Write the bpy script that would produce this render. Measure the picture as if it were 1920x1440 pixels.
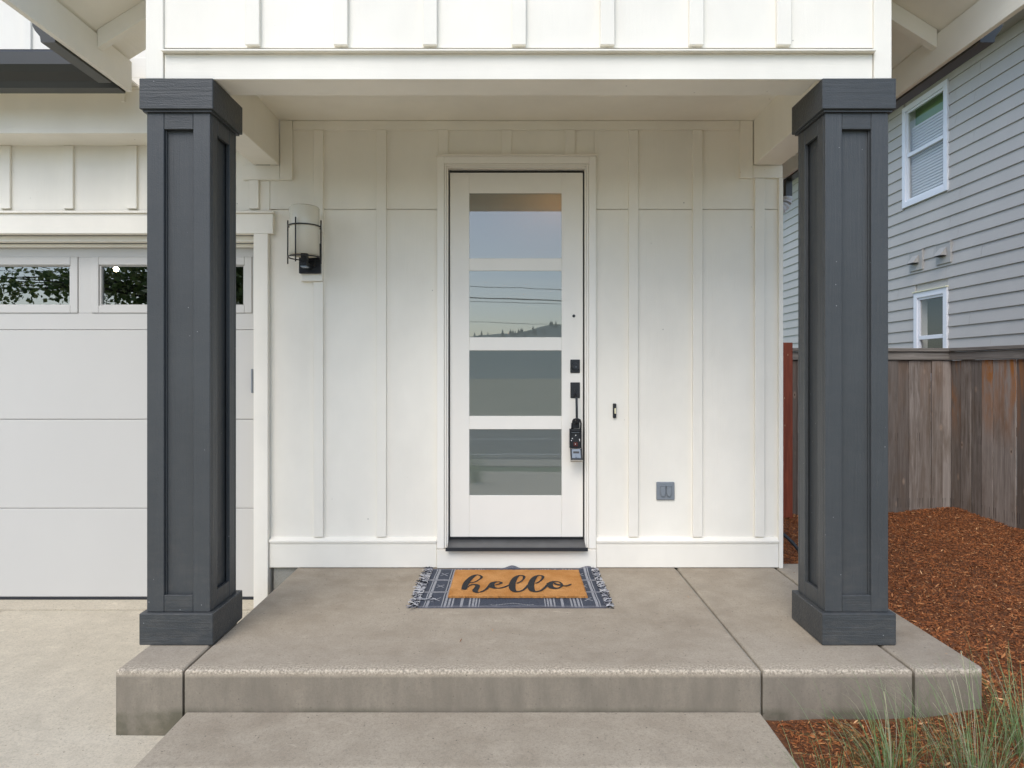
import bpy, bmesh, math, random
import numpy as np
from mathutils import Vector, Matrix, noise

for o in list(bpy.data.objects):
    bpy.data.objects.remove(o, do_unlink=True)
S = bpy.context.scene
COL = S.collection

# ------------------------------------------------------------------ camera, light, exposure
cam_d = bpy.data.cameras.new('camera')
cam = bpy.data.objects.new('camera', cam_d); COL.objects.link(cam)
cam.location = (0, 0, 1.3); cam.rotation_euler = (math.radians(90), 0, 0)
cam_d.sensor_width = 36; cam_d.lens = 23.44; cam_d.shift_y = -20 / 1920
cam_d.clip_start = 0.05; cam_d.clip_end = 3000
S.camera = cam

SUN_EL, SUN_AZ = 48, 200          # degrees; azimuth clockwise from +Y (north): behind the camera, a little to the left
w = bpy.data.worlds.new('World'); S.world = w; w.use_nodes = True
nt = w.node_tree; nt.nodes.clear()
sky = nt.nodes.new('ShaderNodeTexSky'); sky.sky_type = 'NISHITA'; sky.sun_disc = False
sky.sun_elevation = math.radians(SUN_EL); sky.sun_rotation = math.radians(SUN_AZ)
sky.air_density = 1.0; sky.dust_density = 1.4; sky.ozone_density = 1.0
bg = nt.nodes.new('ShaderNodeBackground'); bg.inputs[1].default_value = 0.15
wo = nt.nodes.new('ShaderNodeOutputWorld')
nt.links.new(sky.outputs[0], bg.inputs[0]); nt.links.new(bg.outputs[0], wo.inputs[0])
sl = bpy.data.lights.new('sun', 'SUN'); sl.energy = 1.0; sl.angle = math.radians(40); sl.color = (1.0, 0.98, 0.95)
so = bpy.data.objects.new('sun', sl); COL.objects.link(so)
az, el = math.radians(SUN_AZ), math.radians(SUN_EL)
sdir = Vector((math.sin(az) * math.cos(el), math.cos(az) * math.cos(el), math.sin(el)))
so.rotation_euler = (-sdir).to_track_quat('-Z', 'Y').to_euler(); so.location = (0, -5, 12)
S.view_settings.view_transform = 'Standard'; S.view_settings.look = 'None'
S.view_settings.gamma = 1; S.view_settings.use_curve_mapping = False
S.view_settings.exposure = 0.74
S.cycles.max_bounces = 12; S.cycles.diffuse_bounces = 9
S.cycles.sample_clamp_indirect = 6

# ------------------------------------------------------------------ materials
def newmat(name):
    m = bpy.data.materials.new(name); m.use_nodes = True
    n = m.node_tree; b = n.nodes['Principled BSDF']
    return m, n, b
def N(n, t, **kw):
    x = n.nodes.new(t)
    for k, v in kw.items(): setattr(x, k, v)
    return x
def coords(n, scale=(1, 1, 1), kind='Object', rnd=False):
    tc = N(n, 'ShaderNodeTexCoord'); mp = N(n, 'ShaderNodeMapping')
    mp.inputs['Scale'].default_value = scale
    n.links.new(tc.outputs[kind], mp.inputs[0])
    if rnd:
        oi = N(n, 'ShaderNodeObjectInfo'); mm = N(n, 'ShaderNodeMath', operation='MULTIPLY'); mm.inputs[1].default_value = 37.0
        n.links.new(oi.outputs['Random'], mm.inputs[0]); cb = N(n, 'ShaderNodeCombineXYZ')
        n.links.new(mm.outputs[0], cb.inputs[0]); n.links.new(mm.outputs[0], cb.inputs[2])
        n.links.new(cb.outputs[0], mp.inputs['Location'])
    return mp.outputs[0]
def noise_n(n, co, scale, detail=4, rough=.55, dist=0):
    x = N(n, 'ShaderNodeTexNoise'); x.inputs['Scale'].default_value = scale
    x.inputs['Detail'].default_value = detail; x.inputs['Roughness'].default_value = rough
    x.inputs['Distortion'].default_value = dist
    n.links.new(co, x.inputs['Vector']); return x.outputs['Fac']
def ramp(n, f, stops):
    r = N(n, 'ShaderNodeValToRGB'); e = r.color_ramp.elements
    while len(e) < len(stops): e.new(0.5)
    for i, (p, c) in enumerate(stops):
        e[i].position = p; e[i].color = (c[0], c[1], c[2], 1) if hasattr(c, '__len__') else (c, c, c, 1)
    n.links.new(f, r.inputs[0]); return r.outputs[0]
def mix(n, f, a, b, mode='MIX'):
    m = N(n, 'ShaderNodeMix', data_type='RGBA', blend_type=mode)
    for s, v in ((0, f), (6, a), (7, b)):
        if isinstance(v, bpy.types.NodeSocket): n.links.new(v, m.inputs[s])
        elif s == 0: m.inputs[0].default_value = v
        else: m.inputs[s].default_value = (v[0], v[1], v[2], 1)
    return m.outputs[2]
def bump(n, b, h, strength=.3, dist=.002):
    x = N(n, 'ShaderNodeBump'); x.inputs['Strength'].default_value = strength; x.inputs['Distance'].default_value = dist
    n.links.new(h, x.inputs['Height']); n.links.new(x.outputs[0], b.inputs['Normal'])
def mathn(n, op, a, b=None):
    m = N(n, 'ShaderNodeMath', operation=op)
    for i, v in enumerate((a, b)):
        if v is None: continue
        if isinstance(v, bpy.types.NodeSocket): n.links.new(v, m.inputs[i])
        else: m.inputs[i].default_value = v
    return m.outputs[0]

def painted(name, col, axis='z', rough=.55, grain=.55, spec=.35, marks=.06, dist=.0025, specks=0, flecks=0):
    """painted wood-grain board; axis = the way the grain runs"""
    m, n, b = newmat(name)
    s = {'z': (60, 60, 3), 'x': (3, 60, 60), 'y': (60, 3, 60), 'n': (20, 20, 20)}[axis]
    g = noise_n(n, coords(n, s), 1.0, 5, .6, .6)
    big = noise_n(n, coords(n, (1.2, 1.2, .8)), 1.3, 4, .6)
    fine = noise_n(n, coords(n, (1, 1, 1)), 160, 2)
    d = [c * (1 - marks * 2.2) for c in col]
    c = mix(n, ramp(n, big, [(.3, 0), (.75, 1)]), d, col)
    if flecks:
        v = N(n, 'ShaderNodeTexVoronoi'); v.inputs['Scale'].default_value = 5.5; n.links.new(coords(n, (1, 1, 1)), v.inputs['Vector'])
        c = mix(n, ramp(n, v.outputs['Distance'], [(.012, .65), (.03, 0)]), c, (.12, .10, .08))
    if marks:
        sm = noise_n(n, coords(n, (2, 2, 2), rnd=False), 2.6, 6, .7, .5)
        c = mix(n, ramp(n, sm, [(.66, 0), (.8, .5)]), c, [x * .86 for x in col])
    if specks:
        v = N(n, 'ShaderNodeTexVoronoi'); v.inputs['Scale'].default_value = 17; n.links.new(coords(n, (1, 1, 1)), v.inputs['Vector'])
        c = mix(n, ramp(n, v.outputs['Distance'], [(.02, 1), (.045, 0)]), c, (specks, specks, specks))
    if specks:     # dust settled towards the foot
        sp = N(n, 'ShaderNodeSeparateXYZ'); gg = N(n, 'ShaderNodeNewGeometry'); n.links.new(gg.outputs['Position'], sp.inputs[0])
        dn = noise_n(n, coords(n, (4, 4, 9)), 3, 5, .7)
        c = mix(n, mathn(n, 'MULTIPLY', ramp(n, mathn(n, 'MULTIPLY', sp.outputs[2], .5), [(0, .28), (.3, .06)]), ramp(n, dn, [(.45, 0), (.7, 1)])), c, (.15, .135, .115))
    n.links.new(c, b.inputs['Base Color'])
    b.inputs['Roughness'].default_value = rough; b.inputs['Specular IOR Level'].default_value = spec
    h = mix(n, .3, g, fine)
    bump(n, b, h, grain, dist)
    return m
def plain(name, col, rough=.5, metal=0, spec=.5, bumps=0, var=.0, scale=40):
    m, n, b = newmat(name)
    b.inputs['Roughness'].default_value = rough; b.inputs['Metallic'].default_value = metal
    b.inputs['Specular IOR Level'].default_value = spec
    f = noise_n(n, coords(n), scale, 4)
    if var: n.links.new(mix(n, f, [c * (1 - var) for c in col], [min(1, c * (1 + var)) for c in col]), b.inputs['Base Color'])
    else: b.inputs['Base Color'].default_value = (*col, 1)
    if bumps: bump(n, b, f, bumps, .002)
    return m
def concrete(name, col, dark, spot=.5, wornz=None, joint_dirt=0):
    m, n, b = newmat(name)
    co = coords(n)
    big = noise_n(n, co, 1.1, 6, .62, .4); mid = noise_n(n, co, 7, 5, .6); fine = noise_n(n, co, 120, 3, .7); grit = noise_n(n, co, 260, 2, .6)
    c = mix(n, ramp(n, big, [(.32, 0), (.68, 1)]), dark, col)
    c = mix(n, ramp(n, mid, [(.35, 0), (.7, .6)]), c, [x * 1.15 for x in col]); m2 = noise_n(n, co, 38, 4, .7); c = mix(n, ramp(n, m2, [(.3, .5), (.5, 0)]), c, [x * .72 for x in col])
    c = mix(n, ramp(n, fine, [(.25, .6), (.52, 0)]), c, [x * .5 for x in col])
    c = mix(n, ramp(n, grit, [(.6, 0), (.78, spot)]), c, [min(.8, x * 1.7) for x in col]); g3 = noise_n(n, co, 85, 3, .75); c = mix(n, ramp(n, g3, [(.28, .65), (.42, 0)]), c, [x * .5 for x in col]); sc_ = noise_n(n, coords(n, (3, 9, 3)), 2.4, 6, .75, 1.2); c = mix(n, ramp(n, sc_, [(.60, 0), (.74, .5)]), c, [min(.8, x * 1.5) for x in col])
    v = N(n, 'ShaderNodeTexVoronoi'); v.inputs['Scale'].default_value = 22; n.links.new(co, v.inputs['Vector'])
    c = mix(n, ramp(n, v.outputs['Distance'], [(.05, .85), (.10, 0)]), c, [x * .3 for x in col])
    stn = noise_n(n, coords(n, (1, 1, 1)), 3.1, 6, .7, 1.5); c = mix(n, ramp(n, stn, [(.58, 0), (.7, .35)]), c, [x * .72 for x in col]); c = mix(n, ramp(n, stn, [(.28, .3), (.4, 0)]), c, [min(.85, x * 1.25) for x in col])
    hgt = mix(n, .5, fine, grit)
    if wornz is not None:      # worn, stony nosing and darker, streaked riser below
        g = N(n, 'ShaderNodeNewGeometry'); sp = N(n, 'ShaderNodeSeparateXYZ'); n.links.new(g.outputs['Position'], sp.inputs[0])
        yy = mathn(n, 'ADD', sp.outputs[1], mathn(n, 'MULTIPLY', mathn(n, 'SUBTRACT', mid, .5), .10))
        top = ramp(n, mathn(n, 'SUBTRACT', yy, wornz[0] - .02), [(0, 1), (.03, 1), (.10, 0)])
        zz = ramp(n, mathn(n, 'ADD', mathn(n, 'ADD', sp.outputs[2], .030), mathn(n, 'MULTIPLY', mathn(n, 'SUBTRACT', fine, .5), .02)), [(.008, 0), (.016, 1)])
        edge = mathn(n, 'MULTIPLY', top, zz)
        sc = noise_n(n, co, 100, 3, .7)
        ec = mix(n, ramp(n, sc, [(.4, 0), (.62, 1)]), [x * .55 for x in col], [min(.85, x * 1.9) for x in col])
        c = mix(n, mathn(n, 'MULTIPLY', edge, .6), c, ec)
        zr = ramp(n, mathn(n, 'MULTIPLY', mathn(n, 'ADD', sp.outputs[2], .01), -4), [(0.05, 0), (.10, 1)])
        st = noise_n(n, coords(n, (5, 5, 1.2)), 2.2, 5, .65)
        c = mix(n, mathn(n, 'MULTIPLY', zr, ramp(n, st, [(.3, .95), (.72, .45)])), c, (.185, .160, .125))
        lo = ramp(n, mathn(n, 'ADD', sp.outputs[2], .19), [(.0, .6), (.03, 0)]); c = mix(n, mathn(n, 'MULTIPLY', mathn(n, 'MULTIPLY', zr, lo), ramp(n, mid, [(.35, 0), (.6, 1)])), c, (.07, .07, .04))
    n.links.new(c, b.inputs['Base Color'])
    b.inputs['Roughness'].default_value = .85; b.inputs['Specular IOR Level'].default_value = .25
    bump(n, b, hgt, .5, .003)
    return m

WHITE = (.90, .858, .76)
M = {}
M['white_v'] = painted('white painted board, vertical grain', WHITE, 'z', flecks=1)
M['white_h'] = painted('white painted board, level grain', WHITE, 'x', grain=.5, flecks=1)
M['white_y'] = painted('white painted board, grain along depth', WHITE, 'y')
M['white_s'] = painted('white smooth paint', (.88, .845, .765), 'z', rough=.4, grain=.05, marks=.02)
M['door_w'] = painted('door paint', (.86, .825, .75), 'z', rough=.35, grain=.04, marks=.03)
M['gar'] = painted('garage door paint', (.57, .555, .52), 'n', rough=.45, grain=.12, marks=.015, dist=.0008)
M['slate_v'] = painted('slate grey paint, vertical grain', (.066, .071, .073), 'z', rough=.45, grain=.9, spec=.4, marks=.12, dist=.004, specks=.38)
M['slate_h'] = painted('slate grey paint, level grain', (.057, .062, .064), 'x', rough=.45, grain=1, spec=.4, marks=.12, dist=.005, specks=.38)
M['gutter'] = plain('dark gutter metal', (.035, .034, .028), .35, 0, .5, 0, .08)
M['concrete'] = concrete('porch concrete', (.39, .335, .26), (.28, .23, .17), .6, (2.92,))
M['concrete2'] = concrete('step concrete', (.40, .345, .265), (.30, .25, .185), .6)
M['drive'] = concrete('driveway concrete', (.57, .505, .39), (.49, .43, .33), .3)
M['path'] = concrete('pale walkway concrete', (.72, .62, .46), (.66, .56, .41), .3)  # near slabs made paler to bounce more light up under the porch roof
M['found'] = concrete('foundation concrete', (.36, .35, .31), (.3, .29, .25), .2)
M['black'] = plain('matt black metal', (.012, .013, .016), .38, 0, .5)
M['darkseal'] = plain('rubber seal', (.012, .014, .018), .6)
M['thresh'] = plain('bronze threshold', (.13, .13, .13), .4, .4, .5, 0, .35, 9)
M['grey_pl'] = plain('grey plastic', (.21, .235, .26), .45, 0, .4)
M['cream'] = plain('cream plastic', (.8, .74, .5), .4)
M['opal'] = plain('opal lamp glass', (.72, .68, .57), .25, 0, .5)
M['tray'] = plain('grey tray plastic', (.20, .24, .29), .4)
M['redpl'] = plain('dark red plastic', (.09, .018, .014), .35)
M['whitedot'] = plain('white button', (.8, .8, .78), .4)
M['clap'] = painted('grey clapboard paint', (.54, .51, .465), 'y', rough=.6, grain=.25, marks=.04)
M['ventp'] = plain('vent plate paint', (.43, .41, .375), .55)
M['vinyl'] = plain('white vinyl', (.82, .83, .85), .4)
M['blind'] = plain('blind slat', (.85, .87, .9), .5)
M['green_back'] = plain('green window backing', (.25, .42, .18), .7)  # flat green sheet behind the neighbour's upper window
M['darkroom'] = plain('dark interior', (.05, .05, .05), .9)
M['hose'] = plain('black rubber hose', (.012, .015, .018), .35)
M['elbow'] = plain('white corrugated downspout', (.6, .6, .6), .5)
M['shingle'] = plain('roof shingle', (.05, .05, .052), .9, 0, .2, .5, .4, 30)
M['asphalt'] = plain('asphalt', (.13, .13, .135), .9, 0, .2, .3, .2, 60)
M['line'] = plain('road paint', (.7, .7, .66), .7)
M['bark'] = plain('tree bark', (.08, .06, .045), .9, 0, .2, .5, .4, 20)

# weathered fence board
m, n, b = newmat('weathered cedar')
oi = N(n, 'ShaderNodeObjectInfo')
g = noise_n(n, coords(n, (26, 26, 1.6), rnd=True), 1.4, 6, .62, 1.1)
g2 = noise_n(n, coords(n, (90, 90, 3), rnd=True), 1, 4, .6)
st = noise_n(n, coords(n, (7, 7, 1.1), rnd=True), 1.3, 4, .6, 1.2)
pv = N(n, 'ShaderNodeMath', operation='FRACT'); pm_ = mathn(n, 'MULTIPLY', oi.outputs['Random'], 7.31); n.links.new(pm_, pv.inputs[0])
c = mix(n, ramp(n, g, [(.3, 0), (.72, 1)]), (.125, .100, .080), (.42, .365, .32))
c = mix(n, ramp(n, oi.outputs['Random'], [(0, 0), (1, .55)]), c, (.18, .14, .11))
spz = N(n, 'ShaderNodeSeparateXYZ'); n.links.new(coords(n), spz.inputs[0])
c = mix(n, ramp(n, pv.outputs[0], [(0, .8), (.6, 0)]), c, (.085, .07, .06)); c = mix(n, ramp(n, pv.outputs[0], [(.6, 0), (1, .55)]), c, (.34, .30, .27)); blot = noise_n(n, coords(n, (9, 9, 2.2), rnd=True), 1.0, 4, .6); c = mix(n, ramp(n, blot, [(.5, 0), (.75, .7)]), c, (.11, .075, .05))
topm = ramp(n, mathn(n, 'MULTIPLY', spz.outputs[2], .55), [(.45, 0), (.9, 1)])
rndm = ramp(n, oi.outputs['Random'], [(.35, 0), (.6, 1)])
sc3 = N(n, 'ShaderNodeSeparateColor'); n.links.new(oi.outputs['Color'], sc3.inputs[0])
hot = mathn(n, 'MULTIPLY', mathn(n, 'MULTIPLY', topm, mathn(n, 'MULTIPLY', rndm, sc3.outputs[0])), ramp(n, st, [(.36, 0), (.58, 1)]))
c = mix(n, hot, c, (.33, .135, .04))
vk = N(n, 'ShaderNodeTexVoronoi'); vk.inputs['Scale'].default_value = 1; n.links.new(coords(n, (8, 8, 3.4), rnd=True), vk.inputs['Vector'])
c = mix(n, ramp(n, vk.outputs['Distance'], [(.08, .5), (.17, 0)]), c, (.36, .26, .19)); c = mix(n, ramp(n, vk.outputs['Distance'], [(.035, .9), (.07, 0)]), c, (.05, .03, .02))
# black nail streaks
def band(lo, hi):
    a = mathn(n, 'GREATER_THAN', spz.outputs[2], lo); bb = mathn(n, 'LESS_THAN', spz.outputs[2], hi)
    return mathn(n, 'MULTIPLY', a, bb)
sx = mathn(n, 'PINGPONG', mathn(n, 'ADD', spz.outputs[0], .0), .042)
thin = mathn(n, 'LESS_THAN', mathn(n, 'ABSOLUTE', mathn(n, 'SUBTRACT', sx, .030)), .0032)
bb = mathn(n, 'ADD', band(.13, .235), mathn(n, 'MULTIPLY', band(.86, .95), ramp(n, oi.outputs['Random'], [(.3, 1), (.6, 0)])))
c = mix(n, mathn(n, 'MULTIPLY', mathn(n, 'MULTIPLY', thin, bb), mathn(n, 'MULTIPLY', ramp(n, st, [(.4, 0), (.6, 1)]), .7)), c, (.03, .026, .024))
n.links.new(c, b.inputs['Base Color']); b.inputs['Roughness'].default_value = .85; b.inputs['Specular IOR Level'].default_value = .2
bump(n, b, mix(n, .5, g, g2), .7, .004)
M['fence'] = m
m, n, b = newmat('weathered cedar rail')
g = noise_n(n, coords(n, (1.6, 26, 26), rnd=True), 1.4, 6, .62, .8)
n.links.new(mix(n, ramp(n, g, [(.3, 0), (.72, 1)]), (.10, .085, .07), (.25, .225, .195)), b.inputs['Base Color'])
b.inputs['Roughness'].default_value = .85; bump(n, b, g, .6, .004); M['rail'] = m
m, n, b = newmat('red stained cedar')
g = noise_n(n, coords(n, (26, 26, 2)), 1.5, 5, .6, .6)
v = N(n, 'ShaderNodeTexVoronoi'); v.inputs['Scale'].default_value = 1; n.links.new(coords(n, (22, 22, 6)), v.inputs['Vector'])
c = mix(n, ramp(n, g, [(.3, 0), (.7, 1)]), (.15, .025, .008), (.27, .055, .02))
c = mix(n, ramp(n, v.outputs['Distance'], [(.05, .8), (.08, 0)]), c, (.5, .35, .2))
n.links.new(c, b.inputs['Base Color']); b.inputs['Roughness'].default_value = .7; bump(n, b, g, .5, .003); M['red'] = m

def attr_mat(name, rough=.8, attr='col', spec=.2, trans=0, bumpy=0):
    m, n, b = newmat(name)
    a = N(n, 'ShaderNodeAttribute'); a.attribute_name = attr
    n.links.new(a.outputs['Color'], b.inputs['Base Color']); b.inputs['Roughness'].default_value = rough
    b.inputs['Specular IOR Level'].default_value = spec
    if bumpy:
        f = noise_n(n, coords(n), 420, 3, .7); bump(n, b, f, bumpy, .003)
    if trans:
        t = N(n, 'ShaderNodeBsdfTranslucent'); n.links.new(a.outputs['Color'], t.inputs[0])
        mx = N(n, 'ShaderNodeMixShader'); mx.inputs[0].default_value = trans
        out = n.nodes['Material Output']
        n.links.new(b.outputs[0], mx.inputs[1]); n.links.new(t.outputs[0], mx.inputs[2]); n.links.new(mx.outputs[0], out.inputs[0])
    return m
M['chip'] = attr_mat('bark mulch chips')
M['leaf'] = attr_mat('leaves', .5, trans=.35, spec=.4)
M['woven'] = attr_mat('woven cotton', .95, spec=.1, bumpy=.6)

m, n, b = newmat('coir')
co = coords(n)
f1 = noise_n(n, co, 6, 4, .6); f2 = noise_n(n, co, 500, 2, .8); f3 = noise_n(n, coords(n, (400, 90, 90)), 1, 3, .7)
c = mix(n, ramp(n, f1, [(.35, 0), (.65, 1)]), (.50, .225, .065), (.66, .34, .125))
c = mix(n, ramp(n, f3, [(.35, .6), (.55, 0)]), c, (.34, .14, .04))
n.links.new(c, b.inputs['Base Color']); b.inputs['Roughness'].default_value = .95; b.inputs['Specular IOR Level'].default_value = .1
bump(n, b, mix(n, .5, f2, f3), .9, .006); M['coir'] = m
m, n, b = newmat('black print on coir')
f = noise_n(n, coords(n), 420, 2, .8)
n.links.new(mix(n, ramp(n, f, [(.3, 0), (.75, 1)]), (.008, .010, .014), (.03, .028, .025)), b.inputs['Base Color'])
b.inputs['Roughness'].default_value = .9; bump(n, b, f, .9, .005); M['print'] = m

m, n, b = newmat('mulch bed')
co = coords(n); f = noise_n(n, co, 34, 6, .7, .5); f2 = noise_n(n, co, 1.2, 3)
c = mix(n, ramp(n, f, [(.3, 0), (.7, 1)]), (.09, .032, .011), (.27, .10, .033))
n.links.new(c, b.inputs['Base Color']); b.inputs['Roughness'].default_value = .95; bump(n, b, f, 1, .03); M['mulch'] = m
m, n, b = newmat('lawn')
f = noise_n(n, coords(n), 30, 5, .7)
n.links.new(mix(n, f, (.09, .14, .05), (.17, .22, .09)), b.inputs['Base Color']); b.inputs['Roughness'].default_value = .95; M['lawn'] = m
m, n, b = newmat('dry field')
f = noise_n(n, coords(n), .25, 6, .7)
n.links.new(mix(n, ramp(n, f, [(.35, 0), (.65, 1)]), (.27, .27, .16), (.48, .42, .28)), b.inputs['Base Color']); b.inputs['Roughness'].default_value = .95; M['field'] = m
m, n, b = newmat('hazed wooded hill')
f = noise_n(n, coords(n), .03, 6, .7)
n.links.new(mix(n, f, (.17, .22, .19), (.26, .31, .29)), b.inputs['Base Color']); b.inputs['Roughness'].default_value = 1; M['hill'] = m  # distance haze put into the hill's colours by paling them

def glass(name, refl, tint, frosted=None, glow=0):
    m, n, b = newmat(name); n.nodes.remove(b); out = n.nodes['Material Output']
    gl = N(n, 'ShaderNodeBsdfGlossy'); gl.inputs['Roughness'].default_value = 0.0; gl.inputs[0].default_value = (.93, .97, 1, 1)
    wv = noise_n(n, coords(n, (1, 1, 1)), 2.2, 2); bp = N(n, 'ShaderNodeBump'); bp.inputs['Strength'].default_value = .06; bp.inputs['Distance'].default_value = .004
    n.links.new(wv, bp.inputs['Height']); n.links.new(bp.outputs[0], gl.inputs['Normal'])
    fr = N(n, 'ShaderNodeFresnel'); fr.inputs[0].default_value = 1.5
    gm = N(n, 'ShaderNodeNewGeometry'); fac = mathn(n, 'MULTIPLY', mathn(n, 'MINIMUM', mathn(n, 'ADD', fr.outputs[0], refl), 1.0), mathn(n, 'SUBTRACT', 1.0, gm.outputs['Backfacing']))
    if frosted:
        base = N(n, 'ShaderNodeBsdfDiffuse'); base.inputs[0].default_value = (*frosted, 1)
        tl = N(n, 'ShaderNodeBsdfTranslucent'); tl.inputs[0].default_value = (.8, .8, .75, 1)
        bm = N(n, 'ShaderNodeMixShader'); bm.inputs[0].default_value = .45
        n.links.new(base.outputs[0], bm.inputs[1]); n.links.new(tl.outputs[0], bm.inputs[2]); under = bm.outputs[0]
    else:
        tr = N(n, 'ShaderNodeBsdfTransparent'); tr.inputs[0].default_value = (*tint, 1); under = tr.outputs[0]
    mx = N(n, 'ShaderNodeMixShader')
    n.links.new(fac, mx.inputs[0]); n.links.new(under, mx.inputs[1]); n.links.new(gl.outputs[0], mx.inputs[2]); n.links.new(mx.outputs[0], out.inputs[0])
    return m
M['pane_f'] = glass('frosted door glass', .115, None, (.20, .225, .205))
M['pane_g'] = glass('garage window glass', .17, (.8, .85, .85))
M['pane_n'] = glass('neighbour window glass', .0, (.93, .92, .9))
def emit(name, col, s):
    m, n, b = newmat(name); b.inputs['Emission Color'].default_value = (*col, 1); b.inputs['Emission Strength'].default_value = s
    b.inputs['Base Color'].default_value = (*col, 1); return m
M['bulb'] = emit('lit bulb', (1, .72, .42), 40)

# ------------------------------------------------------------------ builders
ORG = {}
def thing(name, loc, label, cat, group=None):
    o = bpy.data.objects.new(name, None); COL.objects.link(o); o.location = loc; o.empty_display_size = .1
    o['label'] = label; o['category'] = cat
    if group: o['group'] = group
    ORG[o] = Vector(loc); return o
def setting(name, loc=(0, 0, 0)):
    o = bpy.data.objects.new(name, None); COL.objects.link(o); o.location = loc; o['kind'] = 'structure'; ORG[o] = Vector(loc); return o
def link_mesh(name, me, parent, mat, loc=None):
    o = bpy.data.objects.new(name, me); COL.objects.link(o)
    if mat is not None and not me.materials: me.materials.append(mat)
    if parent is not None: o.parent = parent
    if loc is not None: o.location = loc
    return o
def boxes_bm(boxes, bev=.0015):
    bm = bmesh.new()
    for (x0, x1, y0, y1, z0, z1) in boxes:
        vs = [bm.verts.new(p) for p in ((x0, y0, z0), (x1, y0, z0), (x1, y1, z0), (x0, y1, z0), (x0, y0, z1), (x1, y0, z1), (x1, y1, z1), (x0, y1, z1))]
        for f in ((0, 3, 2, 1), (4, 5, 6, 7), (0, 1, 5, 4), (1, 2, 6, 5), (2, 3, 7, 6), (3, 0, 4, 7)): bm.faces.new([vs[i] for i in f])
    if bev: bmesh.ops.bevel(bm, geom=bm.edges[:], offset=bev, segments=1, affect='EDGES')
    return bm
def tmesh(bm, org=(0, 0, 0), smooth=False, name='m'):
    bmesh.ops.recalc_face_normals(bm, faces=bm.faces[:])
    bmesh.ops.translate(bm, verts=bm.verts[:], vec=-Vector(org))
    me = bpy.data.meshes.new(name); bm.to_mesh(me); bm.free()
    if smooth: me.polygons.foreach_set('use_smooth', [True] * len(me.polygons))
    return me
def part(name, parent, mat, boxes=None, bev=.0015, bm=None, smooth=False, label=None, stuff=False):
    if bm is None: bm = boxes_bm(boxes, bev)
    org = ORG[parent] if parent is not None else Vector((0, 0, 0))
    me = tmesh(bm, org, smooth, name)
    o = link_mesh(name, me, parent, M[mat] if isinstance(mat, str) else mat)
    if parent is not None: ORG[o] = org
    else: ORG[o] = Vector((0, 0, 0))
    if label: o['label'] = label
    if stuff: o['kind'] = 'stuff'
    return o
def solo(name, mat, label, cat, loc, boxes=None, bev=.0015, bm=None, smooth=False, kind=None, group=None):
    if bm is None: bm = boxes_bm(boxes, bev)
    me = tmesh(bm, loc, smooth, name); o = link_mesh(name, me, None, M[mat]); o.location = loc; ORG[o] = Vector(loc)
    if label: o['label'] = label
    if cat: o['category'] = cat
    if kind: o['kind'] = kind
    if group: o['group'] = group
    return o
def tube_bm(bm, pts, r, seg=8, closed=False, rs=None):
    pts = [Vector(p) for p in pts]; rings = []
    n_ = len(pts)
    for i, p in enumerate(pts):
        a = pts[i - 1] if (i > 0 or closed) else p; c = pts[(i + 1) % n_] if (i < n_ - 1 or closed) else p
        t = (c - a).normalized(); up = Vector((0, 0, 1)) if abs(t.z) < .9 else Vector((1, 0, 0))
        u = t.cross(up).normalized(); v = u.cross(t); rr = rs[i] if rs else r
        rings.append([bm.verts.new(p + u * math.cos(k * 2 * math.pi / seg) * rr + v * math.sin(k * 2 * math.pi / seg) * rr) for k in range(seg)])
    m_ = n_ if closed else n_ - 1
    for i in range(m_):
        A, B = rings[i], rings[(i + 1) % n_]
        for k in range(seg): bm.faces.new((A[k], A[(k + 1) % seg], B[(k + 1) % seg], B[k]))
    if not closed:
        bm.faces.new(rings[0][::-1]); bm.faces.new(rings[-1])
    return bm
def prism_bm(prof, a0, a1, axis='x', bm=None):
    """extrude a closed profile of (u,v) from a0 to a1. axis x: (y,z); axis y: (x,z); axis z: (x,y)"""
    bm = bm or bmesh.new()
    P = {'x': lambda a, u, v: (a, u, v), 'y': lambda a, u, v: (u, a, v), 'z': lambda a, u, v: (u, v, a)}[axis]
    A = [bm.verts.new(P(a0, u, v)) for u, v in prof]; B = [bm.verts.new(P(a1, u, v)) for u, v in prof]
    k = len(prof)
    for i in range(k): bm.faces.new((A[i], A[(i + 1) % k], B[(i + 1) % k], B[i]))
    bm.faces.new(A[::-1]); bm.faces.new(B); return bm
def cyl(bm, c, r, h, axis='y', seg=20, r2=None):
    q = {'y': Matrix.Rotation(math.pi / 2, 4, 'X'), 'z': Matrix.Identity(4), 'x': Matrix.Rotation(math.pi / 2, 4, 'Y')}[axis]
    bmesh.ops.create_cone(bm, cap_ends=True, segments=seg, radius1=r, radius2=r if r2 is None else r2, depth=h, matrix=Matrix.Translation(c) @ q); return bm
def fast_mesh(name, V, F, cols=None, mat=None, nper=4):
    """V (n,3), F (m,nper) numpy; cols (m,3) per face"""
    me = bpy.data.meshes.new(name); nv, nf = len(V), len(F)
    me.vertices.add(nv); me.vertices.foreach_set('co', np.asarray(V, 'f').ravel())
    me.loops.add(nf * nper); me.loops.foreach_set('vertex_index', np.asarray(F, 'i').ravel())
    me.polygons.add(nf); me.polygons.foreach_set('loop_start', np.arange(nf, dtype='i') * nper)
    me.update(calc_edges=True)
    if cols is not None:
        a = me.attributes.new('col', 'FLOAT_COLOR', 'FACE'); c4 = np.ones((nf, 4), 'f'); c4[:, :3] = cols; a.data.foreach_set('color', c4.ravel())
    if mat: me.materials.append(M[mat])
    return me
random.seed(7); rng = np.random.default_rng(7)

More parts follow.
